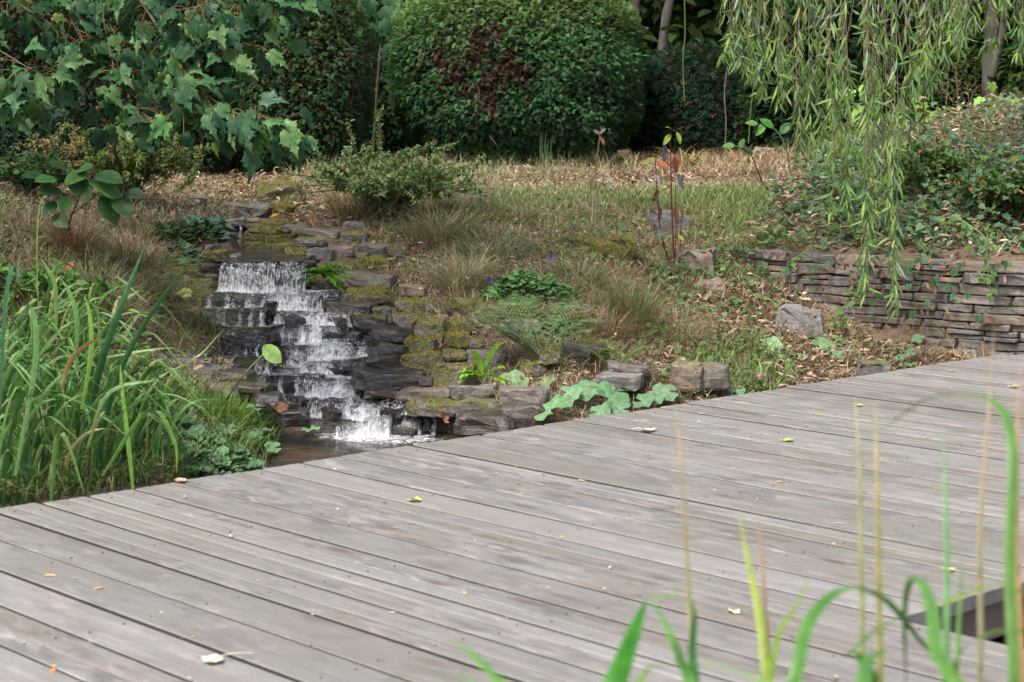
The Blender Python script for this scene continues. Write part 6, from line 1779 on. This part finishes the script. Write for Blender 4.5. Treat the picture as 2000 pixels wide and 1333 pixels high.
T_MC = [(np.column_stack([T[0][:, 0], T[0][:, 1], np.abs(T[0][:, 0]) * .5 + .12 * np.sin(T[0][:, 1] * 7 + i)]), T[1], T[2]) for i, T in enumerate(T_MC)]
deck_leaf(808, 978, T_MC[0], .05, (.45, .42, .12), "yellow green curled leaf with ragged edges near the middle of the deck", 1.2)
deck_leaf(1268, 843, T_MC[2], .075, (.6, .62, .52), "pale whitish maple leaf standing up near the far deck edge", -1.3, stem=(-.06, -.01))
deck_leaf(1535, 862, T_MC[1], .055, (.42, .48, .1), "bright yellow green maple leaf lying alone on the grey boards", 1.5)
deck_leaf(350, 941, T_MC[3], .055, (.5, .33, .26), "pinkish curled dry leaf at the very edge of the deck beside the reeds", 1.0)
deck_leaf(97, 1126, T_FLAT, .04, (.55, .42, .2), "small tan oval leaf near the west side of the deck, uncrumpled", -1.3)
deck_leaf(190, 1151, T_CURL, .035, (.5, .32, .2), "crumpled light brown leaf just east of the tan oval one", -1.1)
deck_leaf(412, 1292, T_MC[3], .06, (.55, .52, .42), "pale crumpled leaf with a long stalk across the widest deck gap", .6, stem=(.075, .02))
deck_leaf(102, 1312, T_CURL, .03, (.55, .24, .06), "small orange leaf scrap caught in a gap at the near west corner", .2)
deck_leaf(1013, 946, T_LANCE, .05, (.2, .34, .12), "tiny green narrow leaf on the middle boards", .3)
deck_leaf(1136, 940, T_CURL, .035, (.5, .36, .26), "crumpled beige leaf northeast of the tiny green one", 1.2)
deck_leaf(970, 926, T_CURL, .022, (.5, .34, .24), "tiny pinkish leaf crumb west of the crumpled beige one", .2)
deck_leaf(1432, 1196, T_MC[0], .04, (.62, .58, .42), "cream coloured crumpled leaf beside the blurred brown tipped reed", .4)
deck_leaf(1524, 942, T_CURL, .03, (.52, .38, .24), "small tan curled leaf below the bright yellow green maple leaf", 1.4)
deck_leaf(1370, 809, T_FLAT, .035, (.58, .46, .26), "pale tan leaf on the boards near the lichen covered block", -1.4)
deck_leaf(1676, 793, T_MC[0], .04, (.6, .42, .1), "yellow orange leaf behind the two tall tan tipped reeds", 1.3)
deck_leaf(1600, 811, T_FLAT, .035, (.6, .42, .12), "golden flat leaf west of the yellow orange one", -1.5)
deck_leaf(1977, 757, T_MC[1], .055, (.55, .42, .14), "yellow brown forked leaf near the east end of the far boards", 1.1)
deck_leaf(1858, 725, T_FLAT, .04, (.6, .47, .18), "long golden leaf nearest to the base of the dry stone wall", -1.4)
deck_leaf(1478, 865, T_FLAT, .035, (.5, .48, .45), "greyish white leaf just west of the bright yellow green maple leaf", -1.4)
deck_leaf(765, 1198, T_FLAT, .035, (.42, .36, .32), "faded flat leaf pressed on the near middle boards", .4)
deck_leaf(858, 889, T_LANCE, .04, (.6, .5, .36), "thin curved straw coloured leaf near the far edge by the brook", -.9)
deck_leaf(1850, 1115, T_MC[2], .04, (.5, .48, .14), "yellow green leaf beside the notch in the deck", 1.3)
deck_leaf(1640, 1024, T_LANCE, .05, (.62, .6, .56), "narrow silvery leaf on the boards behind the thin reed stems", -1.5)
deck_leaf(450, 1047, T_CURL, .018, (.6, .5, .45), "tiny pale petal like scrap in a gap near the west middle of the deck", 0)
deck_leaf(1098, 1049, T_CURL, .015, (.55, .55, .15), "tiny yellow scrap on the middle boards", 0)
# crumbs
n = 420; s = rng.uniform(-2, 6, n); t = rng.uniform(.03, 2.7, n)
k = rng.random(n) < .55; s[k] = .114 + .1435 * np.round((s[k] - .114) / .1435) + rng.normal(0, .005, k.sum())
P = np.column_stack([E0[None] + ES * s[:, None] + EB * t[:, None], np.full(n, .004)])
P = P[~((s > s_c - .02) & (t > T_N - .02))]; n = len(P)
cl = Cloud(); cl.inst(T_CURL, P, frames(nrm(rdir(n) * [1, 1, .1]), nrm(np.array([0, 0, 1.]) + rdir(n) * .3)), rng.uniform(.004, .014, n), jit(np.array([(.5, .42, .34), (.6, .55, .5), (.45, .3, .15), (.5, .45, .2)])[rng.integers(0, 4, n)], n, .25))
cl.build("leaf_crumbs", M_DRY, None, kind="stuff")
# dry leaves by the brook and on the rocks
def rock_leaf(px, py, d, T, s, col, label):
    p = W(px, py, d); C = np.array(col)[None] * T[2][:, None]
    R = frames(nrm(np.array([[rng.normal(), -.2, .2]])), nrm(np.array([[.1, -.7, .8]])))[0]
    build("fallen_leaf", (T[0] * s) @ R.T + p, T[1], M_DRY, None, C, label=label, cat="leaf")
rock_leaf(872, 822, 6.5, T_MC[3], .05, (.27, .13, .075), "orange brown wet leaf caught against the dark block at the brook outlet")
rock_leaf(560, 800, 6.3, T_MC[1], .055, (.13, .07, .04), "big shrivelled brown leaf hanging over the west side of the brook")
rock_leaf(377, 722, 6.72, T_CURL, .05, (.45, .27, .2), "pinkish curled leaf on top of the flat slab west of the wet steps")
rock_leaf(372, 574, 7.75, T_MAPLE[0], .07, (.4, .46, .13), "pale yellow green leaf lying on the mossy stone beside the waterfall")
rock_leaf(526, 424, 9.0, T_CURL, .05, (.6, .3, .06), "orange leaf on the capstone above the spout")
rock_leaf(615, 442, 8.8, T_CURL, .05, (.6, .28, .05), "orange leaf in the moss east of the spout")
rock_leaf(1322, 705, 7.0, T_LANCE, .09, (.6, .55, .2), "narrow yellow leaf on the rusty dry tussock")

# ------------------------------------------------------------------ plants clinging to the wall
cl = Cloud(); cd = Cloud()
for i in range(130):
    s_ = rng.choice([rng.uniform(.2, 1.1), rng.uniform(1.0, 2.0), rng.normal(1.25, .2)]); s_ = float(np.clip(s_, 0, 2.8)); p, tdir = wall_at(s_); nn_ = np.array([tdir[1], -tdir[0]])
    z_ = .42 - rng.exponential(.13)
    if z_ < float(ground(*(p + nn_ * .1))): continue
    q = np.array([*(p + nn_ * rng.uniform(.015, .05)), z_])
    dd = nrm(np.array([rng.normal(0, .5), -.4, -.7])); u = nrm(np.array([rng.normal(0, .4), -.9, .3]))
    if rng.random() < .55: cd.inst(T_CURL, q[None], frames(dd[None], u[None]), rng.uniform(.025, .05), jit((.2, .115, .075), 1, .45)[0])
    else: cl.inst(T_IVY[0], q[None], frames(dd[None], u[None]), rng.uniform(.025, .045), jit((.06, .13, .06), 1, .3)[0])
cl.build("wall_ivy", M_LEAF, None, kind="stuff"); cd.build("dead_leaves_on_wall", M_DRY, None, kind="stuff")
def bramble(pts, label, col=(.16, .2, .08)):
    P = curve([W(*p) for p in pts], 20); th = empty("trailing_bramble", P[0], label, "trailing plant")
    V, Fs = tube(P, np.linspace(.003, .0012, 20), 5); build("stem", V, Fs, M_LEAF, th, np.full((len(V), 3), col))
    cl = Cloud(); k = rng.integers(2, 20, 22); n = len(k)
    cl.inst(T_OVAL, P[k] + rng.normal(0, .012, (n, 3)), frames(nrm(rdir(n) + [0, -.4, -.4]), nrm(np.array([0, -.8, .6]) + rdir(n) * .3)), rng.uniform(.025, .045, n), jit((.11, .19, .06), n, .25)); cl.build("foliage", M_LEAF, th)
bramble([(1640, 470, 8.6), (1560, 500, 8.5), (1510, 560, 8.5), (1500, 590, 8.5)], "trailing green stem falling over the west end of the wall")
bramble([(1700, 500, 8.2), (1680, 560, 8.15), (1650, 610, 8.1), (1632, 635, 8.1)], "long trailing stem hanging down the wall beside the willow tips")
bramble([(1860, 420, 8.2), (1920, 460, 8.0), (1935, 500, 7.9), (1915, 545, 7.85)], "yellowish trailing stem hanging over the east part of the wall", (.25, .26, .14))
bramble([(1930, 440, 7.9), (1928, 510, 7.85), (1935, 570, 7.82)], "short trailing sprig near the yellowish stem on the wall")
